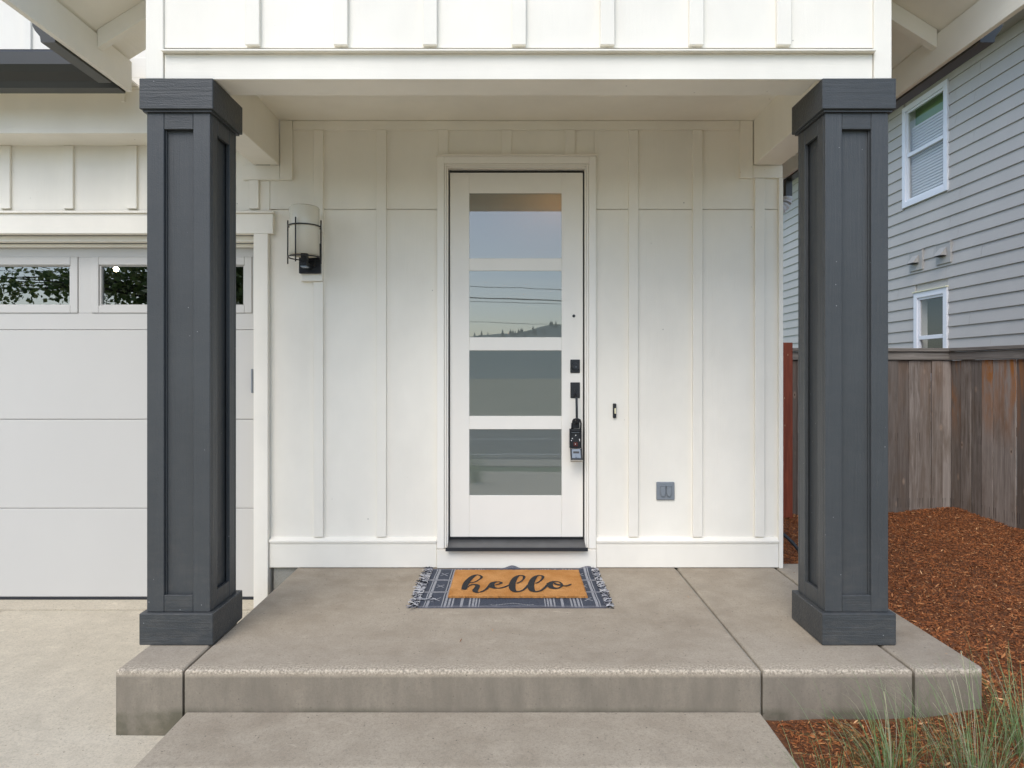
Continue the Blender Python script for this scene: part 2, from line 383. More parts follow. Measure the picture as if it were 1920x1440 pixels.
# ================================================================== THE HOUSE
house = thing('house', (0, 4.5, 0), 'white board and batten house with a covered entry porch on dark grey columns', 'house')
WP = 4.470     # siding face
BX = [-1.294, -.873, -.460, -.036, .388, .811, 1.240, 1.655]
JZ = 2.398
# --- shell (rooms behind the front wall)
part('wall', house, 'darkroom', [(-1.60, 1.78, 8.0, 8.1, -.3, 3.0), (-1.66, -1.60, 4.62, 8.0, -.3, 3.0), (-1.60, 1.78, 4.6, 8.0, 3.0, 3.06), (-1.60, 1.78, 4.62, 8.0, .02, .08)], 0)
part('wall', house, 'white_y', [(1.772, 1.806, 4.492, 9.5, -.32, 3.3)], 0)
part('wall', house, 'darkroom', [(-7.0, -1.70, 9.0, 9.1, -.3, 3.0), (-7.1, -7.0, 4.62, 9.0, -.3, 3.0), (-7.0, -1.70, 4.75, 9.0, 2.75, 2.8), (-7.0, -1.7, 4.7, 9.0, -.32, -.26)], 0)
# --- siding panels of the entry wall
DX0, DX1 = -.500, .560      # door casing outer edges
def bays(edges, z0, z1, skip=None):
    for i in range(len(edges) - 1):
        a, b_ = edges[i], edges[i + 1]
        if skip and skip[0] - .01 < (a + b_) / 2 < skip[1] + .01: continue
        yield (a + .0008, b_ - .0008, WP, WP + .03, z0, z1)
ed_low = [-1.622, -1.294, -.873, DX0 + .01]
ed_low2 = [DX1 - .01, .811, 1.240, 1.655, 1.785]
for e in (ed_low, ed_low2):
    for bx in bays(e, .19, JZ - .003): part('siding_panel', house, 'white_v', [bx], 0)
    for bx in bays(e, JZ + .004, 2.99): part('siding_panel', house, 'white_v', [bx], 0)
for bx in bays([DX0 + .01, -.036, .388, DX1 - .01], 2.70, 2.99): part('siding_panel', house, 'white_v', [bx], 0)
part('wall', house, 'white_h', [(-1.622, DX0 + .005, WP + .031, WP + .05, .0, 2.99), (DX1 - .005, 1.77, WP + .031, WP + .05, .0, 2.99), (DX0 + .006, DX1 - .006, WP + .031, WP + .05, 2.69, 2.99)], 0, label='backing wall behind the siding joints')
# flashing strip in the level joint
for fx0, fx1 in ((-1.586, DX0), (DX1, 1.775)): part('flashing', house, 'white_h', [(fx0, fx1, WP - .004, WP + .02, JZ - .004, JZ - .001)], 0)
def batten(x, z0, z1, wid=.066, y=WP, d=.019, mat='white_v'):
    return part('batten', house, mat, [(x - wid / 2, x + wid / 2, y - d, y - .0005, z0, z1)], .0025)
for x in (-1.294, -.873, .811, 1.240):
    if x == -1.294: batten(x, .207, 1.912); batten(x, 2.235, 2.925)
    else: batten(x, .207, 2.925)
batten(1.655, .207, 2.603)
for x in (-.460, -.036, .388): batten(x, 2.752, 2.925, .067)
# frieze round the top of the porch wall and round the side beams
part('trim_board', house, 'white_h', [(-1.462, 1.520, WP - .021, WP - .0006, 2.927, 2.987)], .002)
part('trim_board', house, 'white_v', [(-1.548, -1.465, WP - .023, WP - .0006, 2.592, 2.987)], .002)
part('trim_board', house, 'white_v', [(1.523, 1.607, WP - .023, WP - .0006, 2.603, 2.987)], .002)
part('trim_board', house, 'white_h', [(-1.80, -1.550, WP - .0225, WP - .0006, 2.592, 2.689)], .002)
part('trim_board', house, 'white_h', [(1.609, 1.806, WP - .0225, WP - .0006, 2.605, 2.688)], .002)
batten(-1.725, 2.40, 2.590)
# right corner board
part('corner_board', house, 'white_v', [(1.781, 1.809, WP - .024, WP + .06, .0, 2.603)], .002)
# base board with its sloping ledge
def ledge(x0, x1, y, z0, dp=.03, h=.03, par=house):
    part('drip_ledge', par, 'white_h', bm=prism_bm([(y, z0), (y, z0 + h * .35), (y + dp * .25, z0 + h * .5), (y + dp, z0 + h), (y + dp, z0)], x0, x1, 'x'))
for a, b_ in ((-1.620, DX0 - .002), (DX1 + .002, 1.779)):
    part('base_board', house, 'white_h', [(a, b_, 4.446, WP + .02, .004, .172)], .003)
    ledge(a, b_, 4.437, .173, .033, .032)
part('base_board', house, 'white_h', [(DX0, DX1, 4.430, WP + .01, .004, .128)], .003, label='scuffed white kick board under the door')
# --- door casing (mitred) and drip cap
def casing(w0, w1, y0, y1, x0, x1, zt, zb, name='door_casing'):
    part(name, house, 'white_s', [(x0 + w0, x0 + w1, y0, y1, zb, zt - w0)], .002)
    part(name, house, 'white_s', [(x1 - w1, x1 - w0, y0, y1, zb, zt - w0)], .002)
    part(name, house, 'white_s', [(x0 + w1 + .0005, x1 - w1 - .0005, y0, y1, zt - w1, zt - w0)], .002)
casing(0, .048, 4.438, WP + .03, DX0, DX1, 2.745, .132)
casing(.0495, .062, 4.446, 4.53, DX0, DX1, 2.745, .132)
casing(.063, .072, 4.454, 4.56, DX0, DX1, 2.745, .132, 'door_jamb')
part('drip_cap', house, 'white_h', [(DX0 - .006, DX1 + .006, 4.418, WP + .005, 2.7465, 2.7515)], .001)
# --- front door
DL, DR, DB, DT, DF = -.4185, .4785, .196, 2.654, 4.500
fd = part('front_door', house, 'door_w', [
    (DL, -.2882, DF, DF + .045, DB, DT), (.3352, DR, DF, DF + .045, DB, DT),
    (-.2880, .3350, DF, DF + .045, 2.5167, DT), (-.2880, .3350, DF, DF + .045, DB, .4755),
    (-.2880, .3350, DF, DF + .045, 1.992, 2.0765), (-.2880, .3350, DF, DF + .045, 1.4545, 1.5435), (-.2880, .3350, DF, DF + .045, .9220, 1.0120)], .002)
for z0, z1 in ((2.0755, 2.5172), (1.5430, 1.9925), (1.0115, 1.4550), (.4750, .9225)):
    part('glass_pane', fd, 'pane_f', [(-.2884, .3354, DF + .008, DF + .02, z0, z1)], 0)
part('door_gasket', fd, 'darkseal', [(DL - .006, DL - .001, DF + .004, DF + .03, DB, DT + .006), (DR + .001, DR + .006, DF + .004, DF + .03, DB, DT + .006), (DL - .006, DR + .006, DF + .004, DF + .03, DT + .001, DT + .006), (DL, DR, DF + .006, DF + .03, DB - .012, DB - .001)], 0)
for q in ((DL - .03, DL + .004, DB, DT + .03), (DR - .004, DR + .03, DB, DT + .03), (DL, DR, DT - .004, DT + .03)): part('light_leak_strip', house, 'darkseal', [(q[0], q[1], DF + .046, DF + .075, q[2], q[3])], 0)  # unseen dark strips added to block hall light leaking round the door
part('threshold', house, 'thresh', bm=prism_bm([(4.395, .133), (4.395, .150), (4.41, .156), (DF + .05, .184), (DF + .05, .133)], DX0 + .073, DX1 - .073, 'x'))
part('threshold', house, 'darkseal', [(DX0 + .062, DX1 - .06, 4.388, 4.394, .128, .152)], .001, label='black front lip of the door sill')
cyl(pb := bmesh.new(), (.417, DF - .003, 1.687), .010, .006); part('peephole', fd, 'black', bm=pb)
part('lock_plate', fd, 'black', [(.3930, .4575, DF - .009, DF - .0005, 1.303, 1.393)], .003)
kb = bmesh.new(); cyl(kb, (.427, DF - .020, 1.346), .0245, .022, seg=28, r2=.022); part('deadbolt', fd, 'black', bm=kb)
cyl(kb := bmesh.new(), (.429, DF - .033, 1.343), .0035, .004, seg=10); part('keyhole', fd, 'grey_pl', bm=kb)
part('handle_plate', fd, 'black', [(.3935, .4580, DF - .009, DF - .0005, 1.133, 1.239)], .003)
cyl(kb := bmesh.new(), (.427, DF - .014, 1.188), .009, .012, seg=14); part('thumb_latch', fd, 'black', bm=kb)
gb = bmesh.new()
gp = [(.428, DF - .010, 1.160), (.429, DF - .040, 1.157), (.4295, DF - .058, 1.140), (.4305, DF - .064, 1.07), (.431, DF - .064, 1.01), (.431, DF - .058, .975), (.431, DF - .04, .962), (.431, DF - .006, .960)]
for i in range(len(gp) - 1):
    a, c_ = Vector(gp[i]), Vector(gp[i + 1]); t = (c_ - a).normalized(); u = Vector((1, 0, 0)); v = t.cross(u).normalized()
    rs_ = []
    for p in (a - t * .002, c_ + t * .002):
        rs_.append([gb.verts.new(p + u * sx_ * .0075 + v * sv * .005) for sx_, sv in ((-1, -1), (1, -1), (1, 1), (-1, 1))])
    for k in range(4): gb.faces.new((rs_[0][k], rs_[0][(k + 1) % 4], rs_[1][(k + 1) % 4], rs_[1][k]))
    gb.faces.new(rs_[0]); gb.faces.new(rs_[1])
part('grip', fd, 'black', bm=gb)
part('lower_mount', fd, 'black', [(.4055, .4555, DF - .008, DF - .0005, .93, .985)], .003)
# --- ceiling and beams
part('ceiling', house, 'white_h', [(-1.56, 1.62, 3.24, 4.4735, 2.989, 3.02)], 0)
part('beam', house, 'white_h', [(-1.449, 1.472, 3.225, 3.392, 2.713, 2.988)], .003)
part('beam', house, 'white_y', [(-1.724, -1.552, 3.400, 4.446, 2.690, 3.05)], .003)
part('beam', house, 'white_y', [(1.612, 1.800, 3.400, 4.446, 2.690, 3.05)], .003)
# gable face
part('fascia_board', house, 'white_h', [(-1.668, 1.731, 3.200, 3.224, 2.711, 2.832)], .002)
part('corner_board', house, 'white_v', [(-1.754, -1.671, 3.192, 3.224, 2.711, 3.60)], .002)
part('corner_board', house, 'white_v', [(1.734, 1.818, 3.192, 3.224, 2.711, 3.60)], .002)
for q in ((-1.754, -1.73), (1.794, 1.818)): part('corner_board', house, 'white_v', [(q[0], q[1], 3.226, 3.398, 2.711, 3.60)], .002)
ledge(-1.669, 1.732, 3.168, 2.834, .036, .022)
gx = [-1.671, -1.240, -.819, -.392, .033, .456, .881, 1.300, 1.734]
for i in range(len(gx) - 1): part('siding_panel', house, 'white_v', [(gx[i] + .001, gx[i + 1] - .001, 3.204, 3.23, 2.864, 3.6 + .0)], 0)
for x in gx[1:-1]: part('batten', house, 'white_v', [(x - .034, x + .034, 3.180, 3.2035, 2.868, 3.9)], .0025)
part('wall', house, 'white_y', [(-1.722, -1.700, 3.40, 4.44, 3.052, 3.5), (1.776, 1.798, 3.40, 9.5, 3.052, 3.5)], 0)
gb = prism_bm([(-1.70, 3.602), (.033, 4.62), (1.76, 3.602)], 3.206, 3.24, 'y'); part('gable_wall', house, 'white_v', bm=gb)
# porch roof: sheathing, rafters, side fascia, gutters
def roof_side(s, xe, d1):
    zr, xr = 4.70, .033
    slope = (zr - 3.20) / abs(xe - xr)
    def zz(x): return 3.20 + abs(xe - x) * slope
    if s > 0: prof = [(xe - .0, zz(xe)), (xr, zr), (xr, zr + .02), (xe, zz(xe) + .02)]
    else: prof = [(xr, zr), (xe, zz(xe)), (xe, zz(xe) + .02), (xr, zr + .02)]
    part('roof_sheathing', house, 'white_y', bm=prism_bm(prof, 3.0, d1, 'y'))
    part('roof', house, 'shingle', bm=prism_bm([(xe + s * .03, zz(xe) + .005), (xr, zr + .022), (xr, zr + .04), (xe + s * .03, zz(xe) + .03)], 2.98, d1, 'y'))
    part('fascia_board', house, 'white_y', [(min(xe, xe - s * .03), max(xe, xe - s * .03), 3.0, d1, 3.012, 3.196)], .002)
    for d in [3.72 + .61 * k for k in range(int((d1 - 3.7) / .61) + 1)]:
        xa = xe - s * .032; xb = 1.80 * s if s > 0 else -1.735
        bm = prism_bm([(xa, zz(xa) - .102), (xa, zz(xa) - .002), (xb, zz(xb) - .002), (xb, zz(xb) - .11)], d, d + .045, 'y')
        part('rafter_tail', house, 'white_h', bm=bm)
    # gutter, K profile, running in depth
    pr = [(xe + s * .002, 3.000), (xe + s * .075, 3.000), (xe + s * .080, 3.03), (xe + s * .105, 3.06), (xe + s * .118, 3.085), (xe + s * .118, 3.125), (xe + s * .110, 3.125), (xe + s * .110, 3.09), (xe + s * .1, 3.066), (xe + s * .074, 3.036), (xe + s * .07, 3.006), (xe + s * .010, 3.006), (xe + s * .010, 3.14), (xe + s * .002, 3.14)]
    bm = prism_bm(pr, 3.43, d1 if s > 0 else 3.903, 'y')
    bmesh.ops.triangulate(bm, faces=[f for f in bm.faces if len(f.verts) > 4])
    part('gutter', house, 'gutter', bm=bm)
    cap = prism_bm([(xe + s * .002, 3.0), (xe + s * .075, 3.0), (xe + s * .080, 3.03), (xe + s * .105, 3.06), (xe + s * .118, 3.085), (xe + s * .118, 3.125), (xe + s * .002, 3.125)], 3.424, 3.430, 'y')
    part('gutter_cap', house, plain('gutter end paint', (.16, .18, .2), .4) if 0 else 'gutter', bm=cap)
roof_side(1, 2.403, 9.5)
roof_side(-1, -2.345, 4.06)
# downspout outlet and elbow on the right gutter
part('downspout', house, 'gutter', [(2.405, 2.465, 5.86, 5.93, 2.86, 3.0)], .003)
eb = bmesh.new(); ep = []
for k in range(13):
    a = math.radians(90 * k / 12); ep.append((2.435 - .13 * (1 - math.cos(a)), 5.895, 2.86 - .13 * math.sin(a)))
ep += [(2.435 - .13 - .05 * k, 5.895, 2.73 - .004 * k) for k in range(1, 10)]
tube_bm(eb, ep, .04, 12, rs=[.040 + (.006 if i % 2 else 0) for i in range(len(ep))])
part('downspout_elbow', house, 'elbow', bm=eb, smooth=False, label='white corrugated elbow under the dark gutter')
# --- columns
def column(cx):
    c = bpy.data.objects.new('column', None); COL.objects.link(c); c.parent = house; ORG[c] = ORG[house]
    y0, y1 = 3.180, 3.532
    hw = .176
    part('column_base', c, 'slate_h', [(cx - hw, cx + hw, y0, y1, .003, .153)], .003)
    part('column_cap', c, 'slate_h', [(cx - hw, cx + hw, y0, y1, 2.562, 2.708)], .003)
    part('trim_strip', c, 'slate_h', [(cx - hw + .012, cx + hw - .012, y0 + .012, y1 - .012, 2.552, 2.5615)], 0)
    h = .152; ya, yb = y0 + .024, y1 - .024; t = .02; sw = .082
    z0, z1 = .1535, 2.5515
    # front and back faces, then the two sides
    for yy0, yy1 in ((ya, ya + t), (yb - t, yb)):
        part('stile', c, 'slate_v', [(cx - h, cx - h + sw, yy0, yy1, z0, z1)], .0025)
        part('stile', c, 'slate_v', [(cx + h - sw, cx + h, yy0, yy1, z0, z1)], .0025)
        part('rail', c, 'slate_h', [(cx - h + sw + .0006, cx + h - sw - .0006, yy0 + .001, yy1, z1 - .078, z1)], .002)
        part('rail', c, 'slate_h', [(cx - h + sw + .0006, cx + h - sw - .0006, yy0 + .001, yy1, z0, z0 + .080)], .002)
    for s in (-1, 1):
        xx = sorted((cx + s * h, cx + s * (h - t)))
        part('stile', c, 'slate_v', [(xx[0], xx[1], ya + t + .0005, ya + sw, z0, z1)], .0025)
        part('stile', c, 'slate_v', [(xx[0], xx[1], yb - sw, yb - t - .0005, z0, z1)], .0025)
        part('rail', c, 'slate_v', [(xx[0] + .001, xx[1] - .001, ya + sw + .0006, yb - sw - .0006, z1 - .078, z1)], .002)
        part('rail', c, 'slate_v', [(xx[0] + .001, xx[1] - .001, ya + sw + .0006, yb - sw - .0006, z0, z0 + .080)], .002)
    part('recessed_panel', c, 'slate_v', [(cx - h + t + .006, cx + h - t - .006, ya + t + .006, yb - t - .006, z0, z1)], 0)
    # caulked inner edges
    e = .006
    part('caulk_bead', c, 'slate_v', [(cx - h + sw - .0005, cx - h + sw + e, ya + t - .002, ya + t + .007, z0 + .08, z1 - .078), (cx + h - sw - e, cx + h - sw + .0005, ya + t - .002, ya + t + .007, z0 + .08, z1 - .078)], 0)
    return c
c1 = column(-1.603); c2 = column(1.657)
c1['label'] = 'dark grey panelled column on the garage side'; c2['label'] = 'dark grey panelled column on the fence side'
# --- garage front
part('garage_header', house, 'white_h', [(-6.80, -1.588, 4.428, WP + .02, 2.229, 2.362)], .002)
ledge(-6.81, -1.582, 4.412, 2.363, .04, .024)
part('garage_casing', house, 'white_v', [(-1.717, -1.622, 4.428, WP + .14, -.262, 2.228)], .002)
part('garage_casing', house, 'white_v', [(-6.72, -6.62, 4.428, WP + .14, -.262, 2.228)], .002)
part('garage_jamb', house, 'white_h', [(-6.60, -1.719, 4.500, 4.56, 2.19, 2.228)], .002); part('garage_jamb', house, 'white_h', [(-6.60, -1.719, 4.562, 4.594, 2.165, 2.185)], .002)
part('siding_panel', house, 'white_v', [(-7.1, -6.721, WP, WP + .03, -.262, 2.389)], 0)
part('wall', house, 'white_v', [(-7.14, -7.101, 4.45, 9.0, -.4, 4.7)], 0)
gb_ = [-7.1, -6.5, -6.08, -5.66, -5.24, -4.82, -4.4, -4.2, -3.815, -3.386, -2.965, -2.540, -2.135, -1.725, -1.624]
for i in range(len(gb_) - 1): part('siding_panel', house, 'white_v', [(gb_[i] + .001, gb_[i + 1] - .001, WP, WP + .03, 2.39, 3.3 if gb_[i] < -1.8 else 2.60)], 0)
for x in (-6.5, -6.08, -5.66, -5.24, -4.82, -4.2, -3.815, -3.386, -2.965, -2.540, -2.135): batten(x, 2.40, 2.822)
part('beam', house, 'white_h', [(-7.1, -1.727, 4.234, WP - .001, 2.824, 3.105)], .003)
part('drip_ledge', house, 'white_h', [(-7.1, -1.727, 4.224, 4.26, 3.106, 3.114)], .001)
part('frieze_board', house, 'white_h', [(-2.452, -1.735, 4.262, 4.285, 3.116, 3.19)], .002)
part('frieze_board', house, 'white_h', [(-2.452, -1.735, 4.270, 4.285, 3.193, 3.322)], .002)
part('corner_board', house, 'white_v', [(-2.478, -2.454, 4.22, 4.29, 3.02, 3.33)], .002)
part('wall', house, 'white_h', [(-2.60, -1.735, 4.291, 4.31, 3.11, 3.60)], 0)
part('soffit', house, 'white_h', [(-7.2, -2.37, 4.07, 4.262, 3.118, 3.13)], 0)
part('fascia_board', house, 'white_h', [(-7.2, -2.37, 4.052, 4.069, 3.01, 3.20)], .002)
gpz = [(4.05, 3.000), (3.972, 3.000), (3.960, 3.035), (3.925, 3.075), (3.905, 3.112), (3.905, 3.185), (3.913, 3.197), (3.92, 3.185), (3.92, 3.12), (3.94, 3.08), (3.97, 3.04), (3.98, 3.008), (4.04, 3.008), (4.04, 3.2), (4.05, 3.2)]
bm = prism_bm(gpz, -7.2, -2.348, 'x'); bmesh.ops.triangulate(bm, faces=[f for f in bm.faces if len(f.verts) > 4])
part('gutter', house, 'gutter', bm=bm, label='dark gutter along the garage eave')
part('garage_roof', house, 'shingle', bm=prism_bm([(3.99, 3.215), (9.3, 4.80), (9.3, 4.83), (3.99, 3.24)], -7.2, -2.50, 'x'))
# upper storey wall beyond the garage roof
up = 5.55
part('upper_wall', house, 'white_v', [(-7.2, -2.2, up, up + .05, 3.3, 6.2)], 0)
for k in range(12): part('batten', house, 'white_v', [(-7.0 + k * .42, -6.934 + k * .42, up - .02, up - .0005, 3.5, 6.2)], .002)
# --- garage door
GD = 4.600
gd = part('garage_door', house, 'gar', [(-6.60, -1.735, GD, GD + .045, -.243, .3665)], .004)
for z0, z1 in ((.3695, .9805), (.9835, 1.5995)): part('door_section', gd, 'gar', [(-6.60, -1.735, GD, GD + .045, z0, z1)], .004)
wins = [(-6.498, -5.390), (-5.298, -4.191), (-4.10, -2.992), (-2.900, -1.792)]
z0, z1 = 1.6025, 2.216; fz0, fz1, gz0, gz1 = 1.716, 2.102, 1.767, 2.047
part('door_section', gd, 'gar', [(-6.60, -1.735, GD, GD + .045, z0, fz0 - .001), (-6.60, -1.735, GD, GD + .045, fz1 + .001, z1),
     (-6.60, -6.499, GD, GD + .045, fz0, fz1), (-2.991, -2.901, GD, GD + .045, fz0, fz1), (-4.190, -4.101, GD, GD + .045, fz0, fz1), (-5.389, -5.299, GD, GD + .045, fz0, fz1), (-1.791, -1.735, GD, GD + .045, fz0, fz1)], .001)
for a, b_ in wins:
    ax, bx_ = a + .051, b_ - .051
    part('window_frame', gd, 'gar', [(a + .001, ax, GD - .008, GD + .04, fz0, fz1), (bx_, b_ - .001, GD - .008, GD + .04, fz0, fz1), (ax + .0005, bx_ - .0005, GD - .008, GD + .04, fz0, gz0), (ax + .0005, bx_ - .0005, GD - .008, GD + .04, gz1, fz1)], .003)
    r = .013
    part('glazing_bead', gd, 'gar', [(ax, ax + r, GD + .004, GD + .03, gz0 - .0, gz1), (bx_ - r, bx_, GD + .004, GD + .03, gz0, gz1), (ax + r, bx_ - r, GD + .004, GD + .03, gz0, gz0 + r * .6), (ax + r, bx_ - r, GD + .004, GD + .03, gz1 - r * .6, gz1)], .002)
    part('glass_pane', gd, 'pane_g', [(ax + .001, bx_ - .001, GD + .022, GD + .026, gz0 + .001, gz1 - .001)], 0)
part('bottom_seal', gd, 'darkseal', [(-6.60, -1.735, GD - .006, GD + .05, -.264, -.2445)], .003)
part('door_latch', gd, 'grey_pl', [(-1.790, -1.778, GD - .03, GD - .001, 1.165, 1.33)], .003)
# foundation
part('foundation', house, 'found', [(-1.60, -1.40, 4.475, 4.6, -.34, .003), (-1.40, 1.76, 4.6, 4.65, -.34, .003)], 0)

# lamp bulb in the garage, and the hall lamp behind the door's top pane
bt = thing('garage_light', (-3.86, 6.5, 2.315), 'lit bulb glowing behind the garage door window nearest the column', 'light')
b2 = bmesh.new(); bmesh.ops.create_uvsphere(b2, u_segments=16, v_segments=10, radius=.024, matrix=Matrix.Translation((-3.86, 6.5, 2.315))); part('bulb', bt, 'bulb', bm=b2, smooth=True)
b2 = bmesh.new(); cyl(b2, (-3.86, 6.5, 2.385), .02, .05, 'z'); part('socket', bt, 'white_s', bm=b2)
part('cord', bt, 'black', [(-3.863, -3.857, 6.497, 6.503, 2.41, 2.748)], 0)
ht = thing('hall_light', (.32, 4.95, 2.62), 'warm hall lamp glowing softly through the top door pane', 'light')
b2 = bmesh.new(); cyl(b2, (.33, 4.95, 2.60), .06, .09, 'z', r2=.04); part('lamp_shade', ht, emit('warm shade', (1, .5, .2), 2.2), bm=b2)
part('rod', ht, 'black', [(.327, .333, 4.947, 4.953, 2.645, 2.995)], 0)
ll = bpy.data.lights.new('hall_lamp', 'POINT'); ll.energy = 4; ll.color = (1, .55, .22); ll.shadow_soft_size = .05
lo = bpy.data.objects.new('hall_lamp', ll); COL.objects.link(lo); lo.parent = ht; lo.location = (0, -.12, .0)

# ================================================================== GROUND
def slab_bm(pts, ztop, zbot, bev, front_only=None):
    bm = prism_bm(pts, zbot, ztop, 'z')
    es = [e for e in bm.edges if all(v.co.z > ztop - 1e-4 for v in e.verts)]
    bmesh.ops.bevel(bm, geom=es, offset=bev, segments=3, affect='EDGES', profile=.6)
    return bm
porch = setting('porch_floor')
part('slab', porch, 'concrete', bm=slab_bm([(-1.433, 2.92), (1.086, 2.92), (1.090, 4.56), (-1.436, 4.56)], 0, -.36, .014))
part('slab', porch, 'concrete', bm=slab_bm([(-1.737, 2.925), (-1.444, 2.92), (-1.444, 3.50), (-1.737, 3.50)], 0, -.36, .014))
part('slab', porch, 'concrete', bm=slab_bm([(1.099, 2.92), (1.752, 2.92), (1.757, 4.56), (1.103, 4.56)], 0, -.36, .014))
part('slab', porch, 'concrete', bm=slab_bm([(1.766, 2.92), (2.06, 2.925), (2.085, 2.96), (2.09, 4.56), (1.771, 4.56)], 0, -.36, .014))
part('joint_filler', porch, 'found', [(-1.446, -1.431, 2.945, 3.5, -.34, -.022), (1.08, 1.105, 2.945, 4.5, -.34, -.018), (1.75, 1.774, 2.945, 4.5, -.34, -.018)], 0)
step = setting('front_step')
part('tread', step, 'concrete2', bm=slab_bm([(-1.425, 2.50), (1.085, 2.50), (1.085, 2.918), (-1.425, 2.918)], -.180, -.40, .012))
drive = setting('driveway')
def dz(y): return -.262 - .017 * (4.45 - y)
def slope_slab(x0, x1, y0, y1, mat='drive', name='slab'):
    bm = bmesh.new()
    v = [bm.verts.new((x, y, dz(y) - t)) for t in (.1, 0) for x, y in ((x0, y0), (x1, y0), (x1, y1), (x0, y1))]
    for f in ((3, 2, 1, 0), (4, 5, 6, 7), (0, 1, 5, 4), (1, 2, 6, 5), (2, 3, 7, 6), (3, 0, 4, 7)): bm.faces.new([v[i] for i in f])
    bmesh.ops.bevel(bm, geom=[e for e in bm.edges if all(q in v[4:] for q in e.verts)], offset=.006, segments=2, affect='EDGES')
    part(name, drive, mat, bm=bm)
slope_slab(-7.4, -1.45, 4.412, 4.75)
slope_slab(-3.355, -1.30, 1.2, 4.394); slope_slab(-3.355, -1.30, -2.4, 1.19, 'path')
slope_slab(-7.4, -3.367, 1.2, 4.394); slope_slab(-7.4, -3.367, -2.4, 1.19, 'path')
part('joint_filler', drive, 'found', [(-7.4, -1.3, -2.4, 4.7, -.50, -.395)], 0)
slope_slab(-1.288, 1.2, 1.2, 2.56, 'path'); slope_slab(-1.288, 1.2, -2.4, 1.19, 'path')
# ground sheet and the far side of the street (seen in the glass)
def sheet(name, mat, x0, x1, y0, y1, z, kind='structure', nx=1, ny=1, fz=None):
    bm = bmesh.new(); g_ = [[bm.verts.new((x0 + (x1 - x0) * i / nx, y0 + (y1 - y0) * j / ny, z if fz is None else fz(x0 + (x1 - x0) * i / nx, y0 + (y1 - y0) * j / ny))) for j in range(ny + 1)] for i in range(nx + 1)]
    for i in range(nx):
        for j in range(ny): bm.faces.new((g_[i][j], g_[i + 1][j], g_[i + 1][j + 1], g_[i][j + 1]))
    me = bpy.data.meshes.new(name); bm.to_mesh(me); bm.free(); o = link_mesh(name, me, None, M[mat]); o['kind'] = kind; ORG[o] = Vector((0, 0, 0)); return o
sheet('ground', 'field', -700, 700, -900, 700, -.84)
sheet('lawn', 'lawn', -30, 30, -5.2, 30, -.70)
sheet('footpath', 'drive', -40, 40, -6.6, -5.4, -.72)
sheet('road', 'asphalt', -300, 300, -17.5, -7.0, -.80)
for y in (-8.2, -12.2): sheet('road_marking', 'line', -300, 300, y - .06, y + .06, -.795)
for y0 in (-5.4, -7.0): sheet('kerb', 'drive', -300, 300, y0 - .12, y0, -.70)
def hz(x, y):
    t = max(0, (-y - 260) / 340); r = 34 + 12 * noise.noise((x * .004, 1.3, 0)) + 8 * noise.noise((x * .017, 4, 0)) + 5 * math.tanh((x - 5) / 25)
    return -.9 + min(1, t) * r + 3 * noise.noise((x * .02, y * .02, 0)) * min(1, t)
sheet('hill', 'hill', -700, 700, -620, -250, 0, nx=160, ny=24, fz=hz)
# conifers along the hill crest, one far wood
V, F, C = [], [], []
for k in range(520):
    x = random.uniform(-420, 420); y = random.uniform(-618, -480); z = hz(x, y) - 1; h = random.uniform(3, 7); r = h * .28
    i = len(V); V += [(x, y, z + h)] + [(x + r * math.cos(a), y + r * math.sin(a), z) for a in (0, 1.57, 3.14, 4.71)]
    for q in range(4): F.append((i, i + 1 + q, i + 1 + (q + 1) % 4)); C.append((.20, .25, .23))  # conifer colour paled to stand in for distance haze
me = fast_mesh('far_wood', np.array(V), np.array(F), np.array(C), 'leaf', 3); o = link_mesh('far_wood', me, None, None); o['kind'] = 'stuff'; o['label'] = 'conifers paled with painted haze along the crest of the far hill'; o['category'] = 'wood'

# mulch bed
def mz(x, y):
    z = -.205 + .022 * noise.noise((x * 1.3, y * 1.3, .3)) + .02 * noise.noise((x * 4, y * 4, 2))
    z += .075 * math.exp(-(((x - 4.72) / .32) ** 2 + ((y - 7.1) / .45) ** 2))
    z += .05 * math.exp(-((x - 2.1) / .25) ** 2) * (1 if y > 3.2 else max(0, (y - 2.6) / .6))
    z -= .035 * max(0, min(1, (y - 4.5) / 2.5))
    return z
sheet('mulch_bed', 'mulch', 1.09, 9.2, 1.0, 12.0, 0, nx=90, ny=120, fz=lambda x, y: mz(x, y) if x < 5.4 else -.24)
nch = 165000
cx_ = np.empty(nch); cy_ = np.empty(nch)
for k in range(nch):
    while True:
        y = 1.9 + 5.5 * random.random() ** 1.05; x = random.uniform(1.13, 5.0)
        if x < 2.10 and 2.90 < y < 4.6: continue
        if x < 1.6 and y > 4.6: continue
        if x > 1.3 + y * .78: continue
        break
    cx_[k] = x; cy_[k] = y
cz_ = np.array([mz(a, b_) for a, b_ in zip(cx_, cy_)])
L = rng.lognormal(math.log(.0075), .42, nch).clip(.003, .022); W_ = L * rng.uniform(.14, .34, nch); yaw = rng.uniform(0, 2 * np.pi, nch); tilt = rng.normal(0, .33, nch); roll = rng.uniform(-.8, .8, nch)
ux = np.stack([np.cos(yaw) * np.cos(tilt), np.sin(yaw) * np.cos(tilt), np.sin(tilt)], 1)
vx = np.stack([-np.sin(yaw) * np.cos(roll), np.cos(yaw) * np.cos(roll), np.sin(roll)], 1)
for k in range(46):        # strays blown onto the concrete
    if k < 26: cx_[k], cy_[k], cz_[k] = random.uniform(1.78, 2.05), random.uniform(2.95, 4.5), -.004
    elif k < 36: cx_[k], cy_[k], cz_[k] = random.uniform(-.9, 1.7), random.uniform(2.96, 4.3), -.004
    else: cx_[k], cy_[k] = random.uniform(-3.2, -1.8), random.uniform(2.2, 4.2); cz_[k] = dz(cy_[k]) - .003
